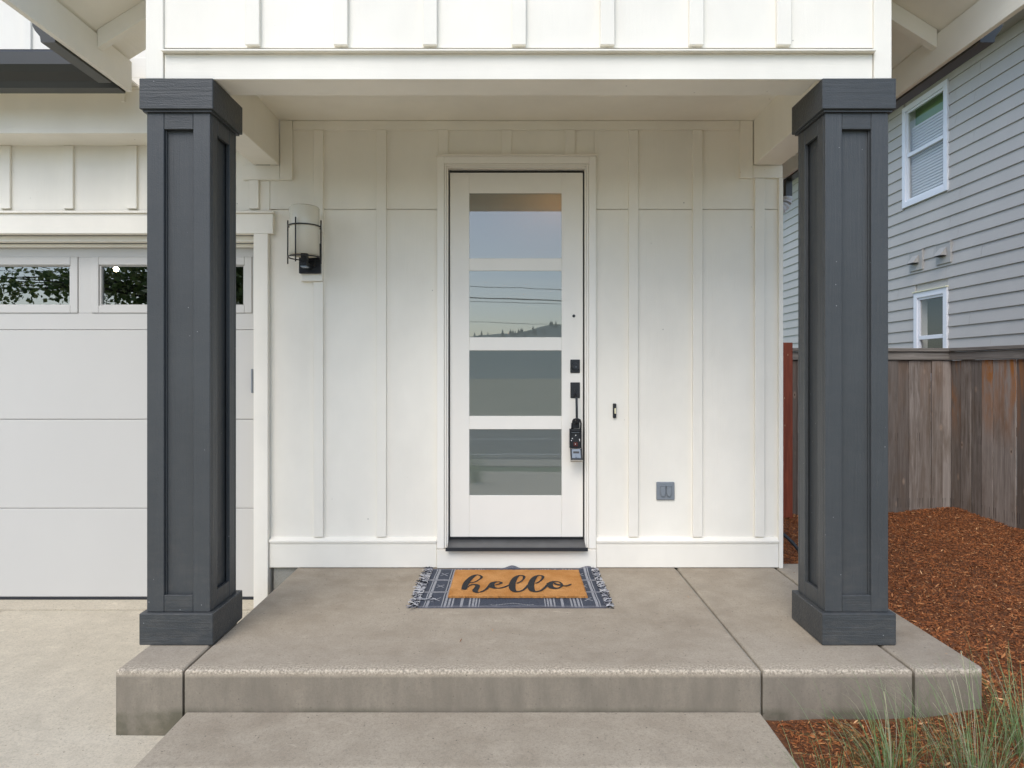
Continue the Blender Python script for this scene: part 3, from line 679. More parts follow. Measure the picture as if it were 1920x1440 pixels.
tilt[:46] *= .2; roll[:46] *= .2
ctr = np.stack([cx_, cy_, cz_ + rng.uniform(.0, .014, nch)], 1)
nrm = np.cross(ux, vx)
V = np.stack([ctr - ux * L[:, None] - vx * W_[:, None] * .5, ctr - vx * W_[:, None] + nrm * .0, ctr + ux * L[:, None] - vx * W_[:, None] * .3, ctr + ux * L[:, None] * .9 + vx * W_[:, None] * .5, ctr + vx * W_[:, None], ctr - ux * L[:, None] + vx * W_[:, None] * .4, ctr + nrm * (W_ * .55)[:, None]], 1).reshape(-1, 3)
b0 = (np.arange(nch) * 7)[:, None]
F = (b0[:, :, None] + np.array([[[0, 1, 6, 5], [1, 2, 3, 6], [5, 6, 3, 4]]])).reshape(-1, 4)
base = np.array([[.31, .12, .045], [.37, .15, .055], [.24, .088, .034], [.50, .25, .11], [.10, .040, .018], [.66, .42, .22]])
ci = rng.choice(6, nch, p=[.30, .22, .22, .09, .14, .03]); cc = base[ci] * np.array([1.0, .88, .78]) * rng.uniform(.8, 1.2, (nch, 1)); C = np.repeat(cc, 3, 0)
me = fast_mesh('mulch', V, F, C, 'chip'); o = link_mesh('mulch', me, None, None); o['kind'] = 'stuff'; o['label'] = 'reddish brown bark mulch chips between porch and fence'; o['category'] = 'mulch'

# ================================================================== FENCES
def picket_mesh(hgt, seed, wid=.1215):
    r = random.Random(seed); bm = boxes_bm([(-wid / 2, wid / 2, 0, .016, 0, hgt)], .002)
    for v in bm.verts: v.co.x += r.uniform(-.001, .001)
    me = tmesh(bm, (0, 0, 0)); me.materials.append(M['fence']); return me
PM = [picket_mesh(1.74, k) for k in range(4)]
def fence(root, p0, p1, n_, warm):
    d = (Vector(p1) - Vector(p0)); Lh = d.length; ang = math.atan2(d.y, d.x)
    def place(me, name, s, z, mat=None, off=0, rz=0):
        o = link_mesh(name, me, root, M[mat] if mat else None); q = Vector(p0) + d.normalized() * s + Vector((-math.sin(ang), math.cos(ang), 0)) * off
        o.location = (q.x - ORG[root].x, q.y - ORG[root].y, z - ORG[root].z); o.rotation_euler = (random.uniform(-.004, .004), random.uniform(-.002, .002), ang + rz); ORG[o] = ORG[root]; o.color = (warm, warm, warm, 1); return o
    st_ = Lh / n_
    for k in range(n_): place(PM[k % 4], 'picket', st_ * (k + .5), -.30, off=random.uniform(-.002, .004) + (.0 if k % 2 else .010))
    cap_ = tmesh(boxes_bm([(-Lh / 2, Lh / 2, -.045, .075, 0, .038)], .004)); trim = tmesh(boxes_bm([(-Lh / 2 + .003, Lh / 2 - .003, -.022, -.003, 0, .088)], .003))
    place(cap_, 'cap_rail', Lh / 2, 1.538, 'rail'); place(trim, 'trim_rail', Lh / 2, 1.447, 'rail')
    rl = tmesh(boxes_bm([(-Lh / 2, Lh / 2, .022, .06, 0, .088)], .003))
    for z in (.0, .68, 1.44): place(rl, 'back_rail', Lh / 2, z, 'rail')
    pm = tmesh(boxes_bm([(-.045, .045, .062, .15, -.3, 1.80)], .003))
    for s in ([.3, Lh - .1] if Lh < 2.5 else [.12, Lh * .5, Lh - .12]): place(pm, 'post', s, -.30, 'rail')
fb = thing('back_fence', (3.9, 7.3, -.3), 'weathered grey cedar fence panel facing the porch behind the mulch', 'fence')
fence(fb, (3.0, 7.30, 0), (4.84, 7.30, 0), 15, .12)
fs = thing('side_fence', (5.2, 5.0, -.3), 'weathered brown cedar fence with orange knots running toward the viewer', 'fence')
fence(fs, (4.795, 7.292, 0), (5.674, 2.50, 0), 38, 1)
# side fence faces the porch: mirror its offset direction
gp_ = solo('gate_post', 'red', 'reddish stained cedar post between the house corner and the column', 'post', (2.925, 7.15, -.3), [(2.868, 2.990, 7.10, 7.19, -.3, 1.628)], .004)

# hose at the corner
hb = bmesh.new(); hp = []
for k in range(25):
    t = k / 24; hp.append((1.84 + .30 * t ** .9 + .05 * t * t, 4.62 - .10 * t, .20 - .50 * t ** 1.35 + .07 * t * (1 - t)))
hp += [(2.20 + .02 * k, 4.50 + .06 * k, -.20) for k in range(1, 4)]
tube_bm(hb, hp, .0125, 10)
solo('hose', 'hose', 'black hose curving down to the mulch behind the house corner', 'hose', (1.84, 4.62, -.2), bm=hb, smooth=True)

# ================================================================== NEIGHBOUR HOUSE
NX = 6.33
nb = thing('neighbour_house', (NX + 2, 11, -.2), 'grey lap sided house with white vinyl windows beyond the fence', 'house')
part('wall', nb, 'clap', [(NX + .06, NX + 8, 4.0, 4.05, -.3, 5.75), (NX + .06, NX + 8, 18.95, 19.0, -.3, 5.75)], 0)
openings = [(9.70, 10.79, 3.99, 5.57), (9.70, 10.48, 1.20, 2.55)]
zs = 1.80 - .178 * 11
k = 0; rr = random.Random(3)
while zs < 5.68:
    y = 4.0 - rr.uniform(0, 2.5)
    if k == 17: y = 8.99 - 3.66 * 2          # a butt joint by the upper window
    while y < 19:
        ya_, yb_ = max(4.0, y), min(19.0, y + 3.66)
        y += 3.662
        if yb_ <= ya_ + .05: continue
        segs = [(ya_, yb_)]
        for (oy0, oy1, oz0, oz1) in openings:
            if zs + .178 > oz0 + .02 and zs < oz1 - .02:
                ns = []
                for a, b_ in segs:
                    if b_ <= oy0 or a >= oy1: ns.append((a, b_)); continue
                    if a < oy0: ns.append((a, oy0))
                    if b_ > oy1: ns.append((oy1, b_))
                segs = ns
        for a, b_ in segs:
            if b_ - a < .02: continue
            bm = prism_bm([(NX + .028, zs), (NX - .003, zs + .0), (NX - .004, zs + .004), (NX + .018, zs + .190), (NX + .028, zs + .190)], a + .0012, b_ - .0012, 'y')
            part('clapboard', nb, 'clap', bm=bm)
    zs += .178; k += 1
part('soffit', nb, 'vinyl' if 0 else 'clap', [(NX - .50, NX + .02, 4.0, 19.2, 5.70, 5.73)], 0)
part('fascia_board', nb, 'gutter', [(NX - .60, NX - .502, 4.0, 19.2, 5.70, 5.86)], .003)
part('roof', nb, 'shingle', bm=prism_bm([(NX - .62, 5.87), (NX + 4.2, 8.2), (NX + 8.5, 5.87), (NX + 8.5, 5.84), (NX + 4.2, 8.15), (NX - .62, 5.84)], 3.7, 19.3, 'y'))
def nwindow(y0, y1, z0, z1, zr, blinds_top, green=False, label=None, cap=False):
    fw = .085
    w_ = part('window', nb, 'vinyl', [(NX - .022, NX + .05, y0, y0 + fw, z0, z1), (NX - .022, NX + .05, y1 - fw, y1, z0, z1), (NX - .022, NX + .05, y0 + fw, y1 - fw, z0, z0 + fw), (NX - .022, NX + .05, y0 + fw, y1 - fw, z1 - fw, z1)], .003, label=label)
    s = .035
    part('sash_frame', w_, 'vinyl', [(NX + .0, NX + .045, y0 + fw + .001, y0 + fw + s, z0 + fw, z1 - fw), (NX + .0, NX + .045, y1 - fw - s, y1 - fw - .001, z0 + fw, z1 - fw), (NX + .0, NX + .045, y0 + fw + s, y1 - fw - s, z0 + fw, z0 + fw + s), (NX + .0, NX + .045, y0 + fw + s, y1 - fw - s, z1 - fw - s, z1 - fw), (NX - .004, NX + .045, y0 + fw + s, y1 - fw - s, zr - .03, zr + .03)], .002)
    part('glass_pane', w_, 'pane_n', [(NX + .022, NX + .026, y0 + fw + s, y1 - fw - s, zr + .03, z1 - fw - s)], 0)
    part('glass_pane', w_, 'pane_n', [(NX + .030, NX + .034, y0 + fw + s, y1 - fw - s, z0 + fw + s, zr - .03)], 0)
    part('reveal', w_, 'vinyl', [(NX + .052, NX + .16, y0 + .06, y0 + .066, z0, z1), (NX + .052, NX + .16, y1 - .066, y1 - .06, z0, z1)], 0)
    part('room_back', w_, 'green_back' if green else 'darkroom', [(NX + .16, NX + .165, y0, y1, z0, z1)], 0)
    if blinds_top:
        z = z0 + fw; bs = []
        while z < blinds_top:
            bs.append((NX + .085, NX + .115, y0 + fw, y1 - fw, z, z + .032)); z += .046
        part('blind', w_, 'blind', bs, 0)
    if cap: part('head_flashing', w_, plain('pale flashing', (.75, .72, .5), .5), [(NX - .04, NX + .02, y0 - .01, y1 + .01, z1 + .001, z1 + .02)], .002)
part('wall', nb, 'clap', [(NX + .03, NX + .06, 4.0, 9.71, -.3, 5.75), (NX + .03, NX + .06, 10.78, 19, -.3, 5.75), (NX + .03, NX + .06, 9.71, 10.78, 2.54, 4.0), (NX + .03, NX + .06, 9.71, 10.78, 5.56, 5.75), (NX + .03, NX + .06, 10.47, 10.78, 1.21, 2.54), (NX + .03, NX + .06, 9.71, 10.78, -.3, 1.21)], 0)
nwindow(9.67, 10.79, 3.96, 5.575, 4.78, 5.22, True, 'taller white window high under the eave')
nwindow(9.68, 10.48, 1.18, 2.555, 1.85, 0, False, 'smaller white window just above the fence', True)
for yc in (10.42, 9.76):
    vp = part('vent', nb, 'ventp', [(NX - .024, NX + .02, yc - .165, yc + .165, 2.905, 3.205)], .003, label='square grey vent cover, farther' if yc > 10 else 'square grey vent cover, nearer')
    hb = bmesh.new()
    p = [(NX - .025, yc - .08, 3.14), (NX - .025, yc + .08, 3.14), (NX - .025, yc - .08, 3.02), (NX - .025, yc + .08, 3.02), (NX - .115, yc - .08, 3.02), (NX - .115, yc + .08, 3.02)]
    v = [hb.verts.new(q) for q in p]
    for f in ((0, 1, 5, 4), (0, 4, 2), (1, 3, 5), (0, 2, 3, 1)): hb.faces.new([v[i] for i in f])
    part('vent_hood', vp, 'ventp', bm=hb)
    part('vent_opening', vp, 'darkroom', [(NX - .105, NX - .03, yc - .072, yc + .072, 3.008, 3.018)], 0)
    part('vent_flashing', vp, 'ventp', [(NX - .036, NX + .01, yc - .17, yc + .17, 3.2055, 3.214)], .001)

# ================================================================== WALL LAMP, BELL, OUTLET
LX = -1.338
part('mounting_block', house, 'white_h', [(-1.405, -1.262, WP - .032, WP - .0005, 1.914, 2.233)], .002)
lamp = thing('wall_lamp', (LX, 4.30, 2.0), 'black wall lamp with white glass cylinder shade between garage and door', 'wall lamp')
part('back_plate', lamp, 'black', [(-1.412, -1.268, 4.415, 4.437, 1.962, 2.16)], .003)
LY = 4.300
lb = bmesh.new(); R_ = .093; sg = 40
for zz_, r_ in ((2.060, R_), (2.372, R_), (2.372, R_ - .004), (2.060, R_ - .004)):
    pass
rings = [[lb.verts.new((LX + r_ * math.cos(2 * math.pi * k / sg), LY + r_ * math.sin(2 * math.pi * k / sg), z_)) for k in range(sg)] for z_, r_ in ((2.060, R_), (2.365, R_), (2.372, R_ - .006), (2.365, R_ - .008), (2.060, R_ - .005))]
for a in range(5):
    A, B = rings[a], rings[(a + 1) % 5]
    for k in range(sg): lb.faces.new((A[k], A[(k + 1) % sg], B[(k + 1) % sg], B[k]))
part('glass_shade', lamp, 'opal', bm=lb, smooth=True)
for z_ in (2.245, 2.046):
    tb = bmesh.new(); tube_bm(tb, [(LX + (R_ + .009) * math.cos(2 * math.pi * k / 40), LY + (R_ + .009) * math.sin(2 * math.pi * k / 40), z_) for k in range(40)], .0042, 6, True); part('hoop', lamp, 'black', bm=tb, smooth=True)
for a in (182, 257, 358, 70):
    tb = bmesh.new(); x = LX + (R_ + .014) * math.cos(math.radians(a)); y = LY + (R_ + .014) * math.sin(math.radians(a)); tube_bm(tb, [(x, y, 2.005), (x, y, 2.285)], .0045, 8); part('rod', lamp, 'black', bm=tb, smooth=True)
part('arm', lamp, 'black', [(LX - .018, LX + .018, LY - .02, 4.416, 1.992, 2.016)], .002)
part('socket', lamp, 'black', [(LX - .019, LX + .021, LY - .022, LY + .022, 2.0165, 2.075)], .003)
part('finial', lamp, 'tray', [(LX - .02, LX + .02, LY - .025, LY + .03, 1.983, 1.9915)], .002)

bell = thing('doorbell', (.686, 4.45, 1.05), 'slim black doorbell with a cream button right of the door', 'doorbell')
part('bell_body', bell, 'black', [(.675, .697, 4.452, WP - .0005, 1.001, 1.098)], .003)
part('button', bell, 'cream', [(.684, .6945, 4.447, 4.4515, 1.030, 1.067)], .002)
outl = thing('outlet_cover', (1.026, 4.46, .513), 'grey weatherproof outlet cover low on the white wall', 'outlet')
part('cover_plate', outl, 'grey_pl', [(.966, 1.087, 4.456, WP - .0005, .453, .573)], .004)
for cx0 in (1.007, 1.047):
    fbm = bmesh.new(); pr = [(cx0 - .015, .543), (cx0 + .015, .543), (cx0 + .017, .50), (cx0 + .008, .479), (cx0 - .008, .479), (cx0 - .017, .50)]
    prism_bm(pr, 4.444, 4.4555, 'y', fbm); bmesh.ops.bevel(fbm, geom=fbm.edges[:], offset=.002, segments=1, affect='EDGES'); part('flap', outl, 'grey_pl', bm=fbm)
    part('hinge', outl, 'grey_pl', [(cx0 - .019, cx0 + .019, 4.447, 4.4555, .5445, .551)], .001)

# lock box hanging on the door pull
lk = thing('lockbox', (.424, 4.43, .80), 'open black key lockbox hanging from the front door pull', 'lockbox')
tb = bmesh.new(); tube_bm(tb, [(.398, 4.437, .93), (.400, 4.437, .965), (.408, 4.432, .992), (.431, 4.428, 1.000), (.452, 4.432, .990), (.459, 4.437, .965), (.457, 4.437, .93)], .006, 8); part('shackle', lk, 'black', bm=tb, smooth=True)
lx0, lx1 = .3835, .4625
part('box_body', lk, 'black', [(lx0, lx1, 4.452, 4.470, .802, .930), (lx0, lx0 + .006, 4.428, 4.4515, .802, .930), (lx1 - .006, lx1, 4.428, 4.4515, .802, .930), (lx0 + .0065, lx1 - .0065, 4.428, 4.4515, .914, .930), (lx0 + .0065, lx1 - .0065, 4.428, 4.4515, .802, .808)], .002)
part('inner_lip', lk, 'grey_pl', [(lx0 + .012, lx1 - .012, 4.438, 4.442, .905, .909)], .001)
for (x, z) in ((.425, .887), (.402, .866), (.396, .852), (.450, .860), (.451, .851)):
    cb_ = bmesh.new(); cyl(cb_, (x, 4.446, z), .0035, .006, seg=12); part('button', lk, 'whitedot', bm=cb_)
part('release_tab', lk, 'redpl', [(.411, .439, 4.4465, 4.4515, .812, .840)], .002)
cb_ = bmesh.new(); cyl(cb_, (.423, 4.444, .829), .003, .005, seg=10); part('rivet', lk, 'whitedot', bm=cb_)
def rot_boxes(bxs, piv, ang, bev=.0015):
    bm = boxes_bm(bxs, bev); bmesh.ops.rotate(bm, verts=bm.verts[:], cent=piv, matrix=Matrix.Rotation(ang, 3, 'X')); return bm
piv = (.424, 4.436, .800); an = math.radians(-30)
part('lid', lk, 'black', bm=rot_boxes([(lx0 + .003, lx1 + .003, 4.436, 4.442, .712, .799), (lx0 + .003, lx0 + .008, 4.424, 4.4355, .712, .799), (lx1 - .002, lx1 + .003, 4.424, 4.4355, .712, .799), (lx0 + .0085, lx1 - .0025, 4.424, 4.4355, .712, .718)], piv, an))
part('key_tray', lk, 'tray', bm=rot_boxes([(lx0 + .013, lx1 - .008, 4.430, 4.4355, .728, .794)], piv, an))
part('tray_slot', lk, 'black', bm=rot_boxes([(lx0 + .022, lx1 - .018, 4.4285, 4.4298, .762, .776)], piv, an, 0))
part('tray_knob', lk, 'tray', bm=rot_boxes([(.420, .428, 4.424, 4.4298, .730, .748)], piv, an))
part('lid_rim', lk, plain('worn lid rim', (.45, .42, .36), .5), bm=rot_boxes([(lx0 + .003, lx1 + .005, 4.421, 4.443, .7065, .7115)], piv, an))

# ================================================================== RUG AND MAT
RX0, RX1, RY0, RY1 = -.522, .522, 3.690, 4.416
nx_, ny_ = 348, 150
xs = np.linspace(RX0, RX1, nx_ + 1); ys = np.linspace(RY0, RY1, ny_ + 1)
def rz_(x, y):
    z = .006 + .0025 * noise.noise((x * 5, y * 5, 1)) + .0012 * noise.noise((x * 17, y * 17, 5))
    z += .022 * math.exp(-((x - .0) / .045) ** 2) * math.exp(-((y - RY1) / .03) ** 2) + .020 * math.exp(-((x - .50) / .05) ** 2) * math.exp(-((y - RY1) / .05) ** 2)
    return z
V = []
for i, x in enumerate(xs):
    for j, y in enumerate(ys):
        wob = .006 * noise.noise((y * 6, 3.3, 0)) * (1 if abs(x) > .4 else .3); wy = .004 * noise.noise((x * 4, 7.7, 0))
        V.append((x + wob, y + wy, rz_(x, y)))
I, J = np.meshgrid(np.arange(nx_), np.arange(ny_), indexing='ij'); I = I.ravel(); J = J.ravel()
F = np.stack([I * (ny_ + 1) + J, (I + 1) * (ny_ + 1) + J, (I + 1) * (ny_ + 1) + J + 1, I * (ny_ + 1) + J + 1], 1)
xc = (xs[I] + xs[I + 1]) / 2; yc_ = (ys[J] + ys[J + 1]) / 2
e = np.minimum(xc - RX0, RX1 - xc); f_ = yc_ - RY0
dark = np.array([.070, .078, .098]); lite = np.array([.42, .42, .43]); colr = np.tile(dark, (len(I), 1)); wf = np.zeros(len(I))
for a, b_ in ((.027, .033), (.039, .054), (.126, .132), (.141, .152), (.162, .173), (.183, .192), (.231, .246), (.279, .288), (.297, .308), (.315, .324), (.332, .340)): wf[(e > a) & (e < b_)] = .8
for c0 in (.488, .254): wf[(np.abs(f_ - c0) < .012) & (e < .19)] = .55
for cyy in (.60, .37, .13):
    u_ = e - .087; v_ = f_ - cyy
    wf[(np.abs(np.abs(u_) - np.abs(v_) * .8) < .004) & (np.abs(v_) < .028)] = .75
edge = (f_ < .022) | (f_ > .704)
mixf = wf[:, None] * rng.uniform(.75, 1.0, (len(I), 1)); colr = colr * (1 - mixf) + lite * mixf
colr[edge] = colr[edge] * .45 + np.array([.2, .2, .22]) * .55
zig = np.abs(np.abs(((xc + 10) % .20) - .10) * .30 - (f_ - .030)) < .003
zz2 = zig & (e > .40) & (f_ < .07); colr[zz2] = [.3, .3, .3]
colr *= rng.uniform(.72, 1.25, (len(I), 1))
rug = thing('rug', (0, 4.05, 0), 'flat woven slate and white striped rug under the coir mat', 'rug')
V = np.array(V) - np.array([0, 4.05, 0]); me = fast_mesh('rug_cloth', V, F, colr, 'woven'); o = link_mesh('rug_cloth', me, rug, None)
# hem thickness
part('hem', rug, M['woven'] if 0 else plain('dark hem', (.10, .10, .12), .9), [(RX0, RX1, RY0 - .002, RY0 + .002, .0005, .0045)], 0)
for s, xe in ((-1, RX0), (1, RX1)):
    V, F, C = [], [], []
    nt_ = 46
    for k in range(nt_):
        y = RY0 + .008 + (RY1 - RY0 - .016) * k / (nt_ - 1)
        big = 1.15 if s < 0 else .85
        for strand in range(6):
            ln = random.uniform(.035, .062) * big; a = random.gauss(0, .42); px, py, pz = xe + s * random.uniform(-.004, .003), y + random.gauss(0, .004), .007 + random.uniform(0, .006)
            if s < 0 and k == 7 and strand < 5: a, ln, px = math.pi + .35 + random.gauss(0, .1), .10, xe - .01
            ang = a; cl = random.choice([(.5, .49, .48), (.45, .45, .46), (.02, .022, .028), (.05, .055, .07), (.22, .22, .24)]); segs = 5
            i0 = len(V); wd = .0028
            for q in range(segs + 1):
                dx, dy = s * math.cos(ang), math.sin(ang)
                V += [(px - dy * wd, py + dx * wd, pz), (px + dy * wd, py - dx * wd, pz), (px, py, pz + .0035)]
                px += dx * ln / segs; py += dy * ln / segs; pz = max(.003, pz + random.uniform(-.005, .0045)); ang += random.gauss(0, .35)
            for q in range(segs):
                b_ = i0 + q * 3
                for (u1, u2) in ((0, 2), (2, 1)): F.append((b_ + u1, b_ + u2, b_ + 3 + u2, b_ + 3 + u1)); C.append(cl)
    # loose thread
    V = np.array(V) - np.array([0, 4.05, 0]); me = fast_mesh('fringe', V, np.array(F), np.array(C), 'woven'); o = link_mesh('fringe', me, rug, None); o['kind'] = 'stuff'
mat_ = thing('doormat', (.033, 4.09, .01), 'tan coir doormat with the word hello in black script', 'doormat')
mo = (.033, 4.09, .01)
mb = bmesh.new(); NXm, NYm = 120, 80; MX0, MX1, MY0, MY1 = -.3670, .4320, 3.832, 4.345
g_ = []
for i in range(NXm + 1):
    row = []
    for j in range(NYm + 1):
        x = MX0 + (MX1 - MX0) * i / NXm; y = MY0 + (MY1 - MY0) * j / NYm
        ed = min(i, NXm - i, j, NYm - j)
        jx = (random.uniform(-.0035, .0035) if ed == 0 else 0)
        row.append(mb.verts.new((x + jx, y + (random.uniform(-.0035, .0035) if ed == 0 else 0), .022 + random.uniform(-.0012, .0012) - (.004 if ed == 0 else 0))))
    g_.append(row)
for i in range(NXm):
    for j in range(NYm): mb.faces.new((g_[i][j], g_[i + 1][j], g_[i + 1][j + 1], g_[i][j + 1]))
per = [g_[i][0] for i in range(NXm + 1)] + [g_[NXm][j] for j in range(1, NYm + 1)] + [g_[i][NYm] for i in range(NXm - 1, -1, -1)] + [g_[0][j] for j in range(NYm - 1, 0, -1)]
low = [mb.verts.new((v.co.x, v.co.y, .009)) for v in per]
for k in range(len(per)): mb.faces.new((per[k], per[(k + 1) % len(per)], low[(k + 1) % len(per)], low[k]))
part('coir_pad', mat_, 'coir', bm=mb)
V, F, C = [], [], []
for k in range(5200):
    if random.random() < .65:
        q = random.random() * 2 * (MX1 - MX0 + MY1 - MY0)
        if q < (MX1 - MX0) * 2: x = MX0 + (q % (MX1 - MX0)); y = MY0 if q < MX1 - MX0 or random.random() < .5 else MY1
        else: y = MY0 + (q % (MY1 - MY0)); x = MX0 if random.random() < .5 else MX1
    else: x = random.uniform(MX0, MX1); y = random.uniform(MY0, MY1)
    a = random.uniform(0, 6.28); l = random.uniform(.004, .009); z = random.uniform(.010, .022); dx, dy = math.cos(a) * l, math.sin(a) * l; i0 = len(V); wq = .0008
    V += [(x - dy * .12, y + dx * .12, z), (x + dy * .12, y - dx * .12, z), (x + dx, y + dy, z + random.uniform(-.002, .004))]; F.append((i0, i0 + 1, i0 + 2)); C.append(random.choice([(.5, .25, .085), (.58, .33, .13), (.33, .15, .04)]))
me = fast_mesh('coir_fibre', np.array(V) - np.array(mo), np.array(F), np.array(C), 'chip', 3); o = link_mesh('coir_fibre', me, mat_, None); o['kind'] = 'stuff'
# the word, brush strokes as ribbons lying on the pad (measured on the mat itself)
def onmat(u, v):
    px, py = 830 + u / 13.714, 1065 + v / 13.714
    d = 1250 * (1.3 - .022) / (py - 700); return ((px - 960) * d / 1250, d)
D2 = 1783
h1 = [((690, 378), (690, 395)), ((790, 365), (795, 384)), ((870, 333), (890, 350)), ((935, 290), (975, 298)), ((968, 240), (1034, 245)), ((945, 207), (1000, 203)), ((895, 195), (930, 180)), ((850, 215), (860, 175)), ((810, 250), (790, 188)), ((750, 312), (700, 228)), ((700, 380), (620, 290)), ((665, 440), (545, 370)), ((642, 500), (497, 465)), ((635, 535), (483, 540)), ((600, 570), (483, 562))]
h2 = [((640, 492), (652, 512)), ((690, 448), (700, 472)), ((750, 423), (765, 446)), ((820, 420), (800, 450)), ((900, 428), (825, 455)), ((955, 455), (835, 478)), ((955, 505), (800, 530)), ((920, 560), (762, 570)), ((905, 600), (764, 600)), ((915, 622), (800, 632)), ((940, 622), (870, 647)), ((1000, 600), (980, 636)), ((1060, 568), (1065, 610)), ((1110, 522), (1135, 570)), ((1160, 470), (1190, 520))]
e1 = [((1345, 432), (1350, 448)), ((1410, 420), (1430, 438)), ((1462, 402), (1512, 415)), ((1480, 388), (1550, 393)), ((1440, 370), (1510, 365)), ((1390, 375), (1430, 355)), ((1345, 400), (1330, 358)), ((1335, 430), (1240, 378)), ((1335, 462), (1182, 430)), ((1342, 490), (1160, 490)), ((1372, 508), (1225, 518)), ((1430, 516), (1340, 536)), ((1530, 500), (1500, 532)), ((1620, 468), (1625, 502)), ((1725, 420), (1725, 455))]
def ell(o_): return [((1893 + o_, 394), (1905 + o_, 410)), ((1973 + o_, 362), (1985 + o_, 386)), ((2040 + o_, 308), (2075 + o_, 325)), ((2062 + o_, 240), (2134 + o_, 240)), ((2030 + o_, 208), (2083 + o_, 200)), ((1975 + o_, 215), (2003 + o_, 190)), ((1933 + o_, 260), (1900 + o_, 205)), ((1903 + o_, 325), (1812 + o_, 255)), ((1882 + o_, 380), (1748 + o_, 328)), ((1873 + o_, 430), (1712 + o_, 400)), ((1872 + o_, 480), (1700 + o_, 480)), ((1875 + o_, 530), (1712 + o_, 542)), ((1887 + o_, 577), (1757 + o_, 597)), ((1915 + o_, 603), (1850 + o_, 630)), ((1983 + o_, 593), (1970 + o_, 628)), ((2055 + o_, 558), (2065 + o_, 598)), ((2110 + o_, 510), (2130 + o_, 555)), ((2185 + o_, 430), (2200 + o_, 500))]
o1 = []
for k in range(0, 25):
    a = 2 * math.pi * k / 24 - math.pi / 2
    o1.append(((D2 + 1150 + 100 * math.cos(a), 442 + 75 * math.sin(a)), (D2 + 1100 + 212 * math.cos(a), 446 + 103 * math.sin(a))))
o2 = [((D2 + 1070, 395), (D2 + 1085, 430)), ((D2 + 1120, 398), (D2 + 1120, 440)), ((D2 + 1180, 420), (D2 + 1170, 458)), ((D2 + 1250, 430), (D2 + 1240, 462))]
o3 = [((D2 + 885, 405), (D2 + 890, 425)), ((D2 + 940, 392), (D2 + 930, 425)), ((D2 + 1010, 385), (D2 + 980, 440))]
o4 = [((D2 + 1290, 440), (D2 + 1290, 470)), ((D2 + 1350, 460), (D2 + 1350, 482)), ((D2 + 1420, 452), (D2 + 1425, 477)), ((D2 + 1480, 430), (D2 + 1490, 458)), ((D2 + 1528, 420), (D2 + 1534, 438))]
hb = bmesh.new()
for si, stroke in enumerate((h1, h2, e1, ell(0), ell(483), o1, o2, o3, o4)):
    # smooth by subdividing with Catmull-Rom
    P = [(Vector(onmat(*a)), Vector(onmat(*b_))) for a, b_ in stroke]; Q = []
    for k in range(len(P) - 1):
        for s_ in range(4):
            t = s_ / 4; r2 = []
            for c_ in (0, 1):
                p0, p1, p2, p3 = (P[max(0, k - 1)][c_], P[k][c_], P[k + 1][c_], P[min(len(P) - 1, k + 2)][c_])
                r2.append(.5 * ((2 * p1) + (p2 - p0) * t + (2 * p0 - 5 * p1 + 4 * p2 - p3) * t * t + (3 * p1 - p0 - 3 * p2 + p3) * t ** 3))
            Q.append(r2)
    Q.append(list(P[-1])); z = .0245 + si * .00012
    rows = [[hb.verts.new((a.x + random.uniform(-.0008, .0008), a.y + random.uniform(-.001, .001), z)), hb.verts.new((b_.x + random.uniform(-.0008, .0008), b_.y + random.uniform(-.001, .001), z))] for a, b_ in Q]
    for k in range(len(rows) - 1):
        try: hb.faces.new((rows[k][0], rows[k + 1][0], rows[k + 1][1], rows[k][1]))
        except ValueError: pass
part('lettering', mat_, 'print', bm=hb, label='black script lettering reading hello')

# ================================================================== GRASSES
def grass(loc, n_, h, spread, label, seed, lean=(0, 0), seeds=6, pale=.12):
    r = random.Random(seed); V, F, C = [], [], []
    for k in range(n_ + seeds):
        sd = k >= n_
        a = r.uniform(0, 6.28); q = abs(r.gauss(0, .09)); bx_, by_ = math.cos(a) * q, math.sin(a) * q
        out = r.uniform(.1, 1.0) * spread; L_ = h * r.uniform(.45, 1.1) * (1.1 if sd else 1); az_ = a + r.gauss(0, .5); dx, dy = math.cos(az_), math.sin(az_)
        wd = r.uniform(.0005, .0011) * (1.3 if not sd else .8); px, py, pz = bx_, by_, 0; i0 = len(V); segs = 7; el_ = math.radians(86) - out * .35
        cl = (.42, .40, .26) if r.random() < pale or sd else r.choice([(.17, .27, .09), (.22, .33, .13), (.27, .38, .18), (.12, .20, .06)])
        for s_ in range(segs + 1):
            t = s_ / segs; w2 = wd * (1 - t) ** .6 + .0002
            if sd and t > .8: w2 = .0016
            V += [(px - dy * w2, py + dx * w2, pz), (px + dy * w2, py - dx * w2, pz)]
            st_ = L_ / segs; px += dx * math.cos(el_) * st_ + lean[0] * st_ * t; py += dy * math.cos(el_) * st_ + lean[1] * st_ * t; pz += math.sin(el_) * st_; el_ -= out * .32 * (t + .25)
        for s_ in range(segs):
            b_ = i0 + 2 * s_; F.append((b_, b_ + 1, b_ + 3, b_ + 2)); C.append(cl)
    me = fast_mesh('ornamental_grass', np.array(V), np.array(F), np.array(C), 'leaf'); o = link_mesh('ornamental_grass', me, None, None); o.location = loc
    o['label'] = label; o['category'] = 'grass plant'; return o
grass((1.40, 2.46, -.24), 190, .38, 1.15, 'fine green fountain grass in front of the porch slab joint', 1, (-.25, 0), 5)
grass((1.70, 2.44, -.24), 200, .44, 1.1, 'fine green fountain grass with pale curled blades at the porch corner', 2, (-.1, 0), 8, .2)
grass((2.02, 2.60, -.23), 190, .40, 1.1, 'outermost green fountain grass beside the mulch', 5, (.1, 0), 6)
grass((1.10, 2.30, -.30), 90, .28, 1.0, 'small fine grass tuft beside the lower step', 4, (-.2, 0), 3)
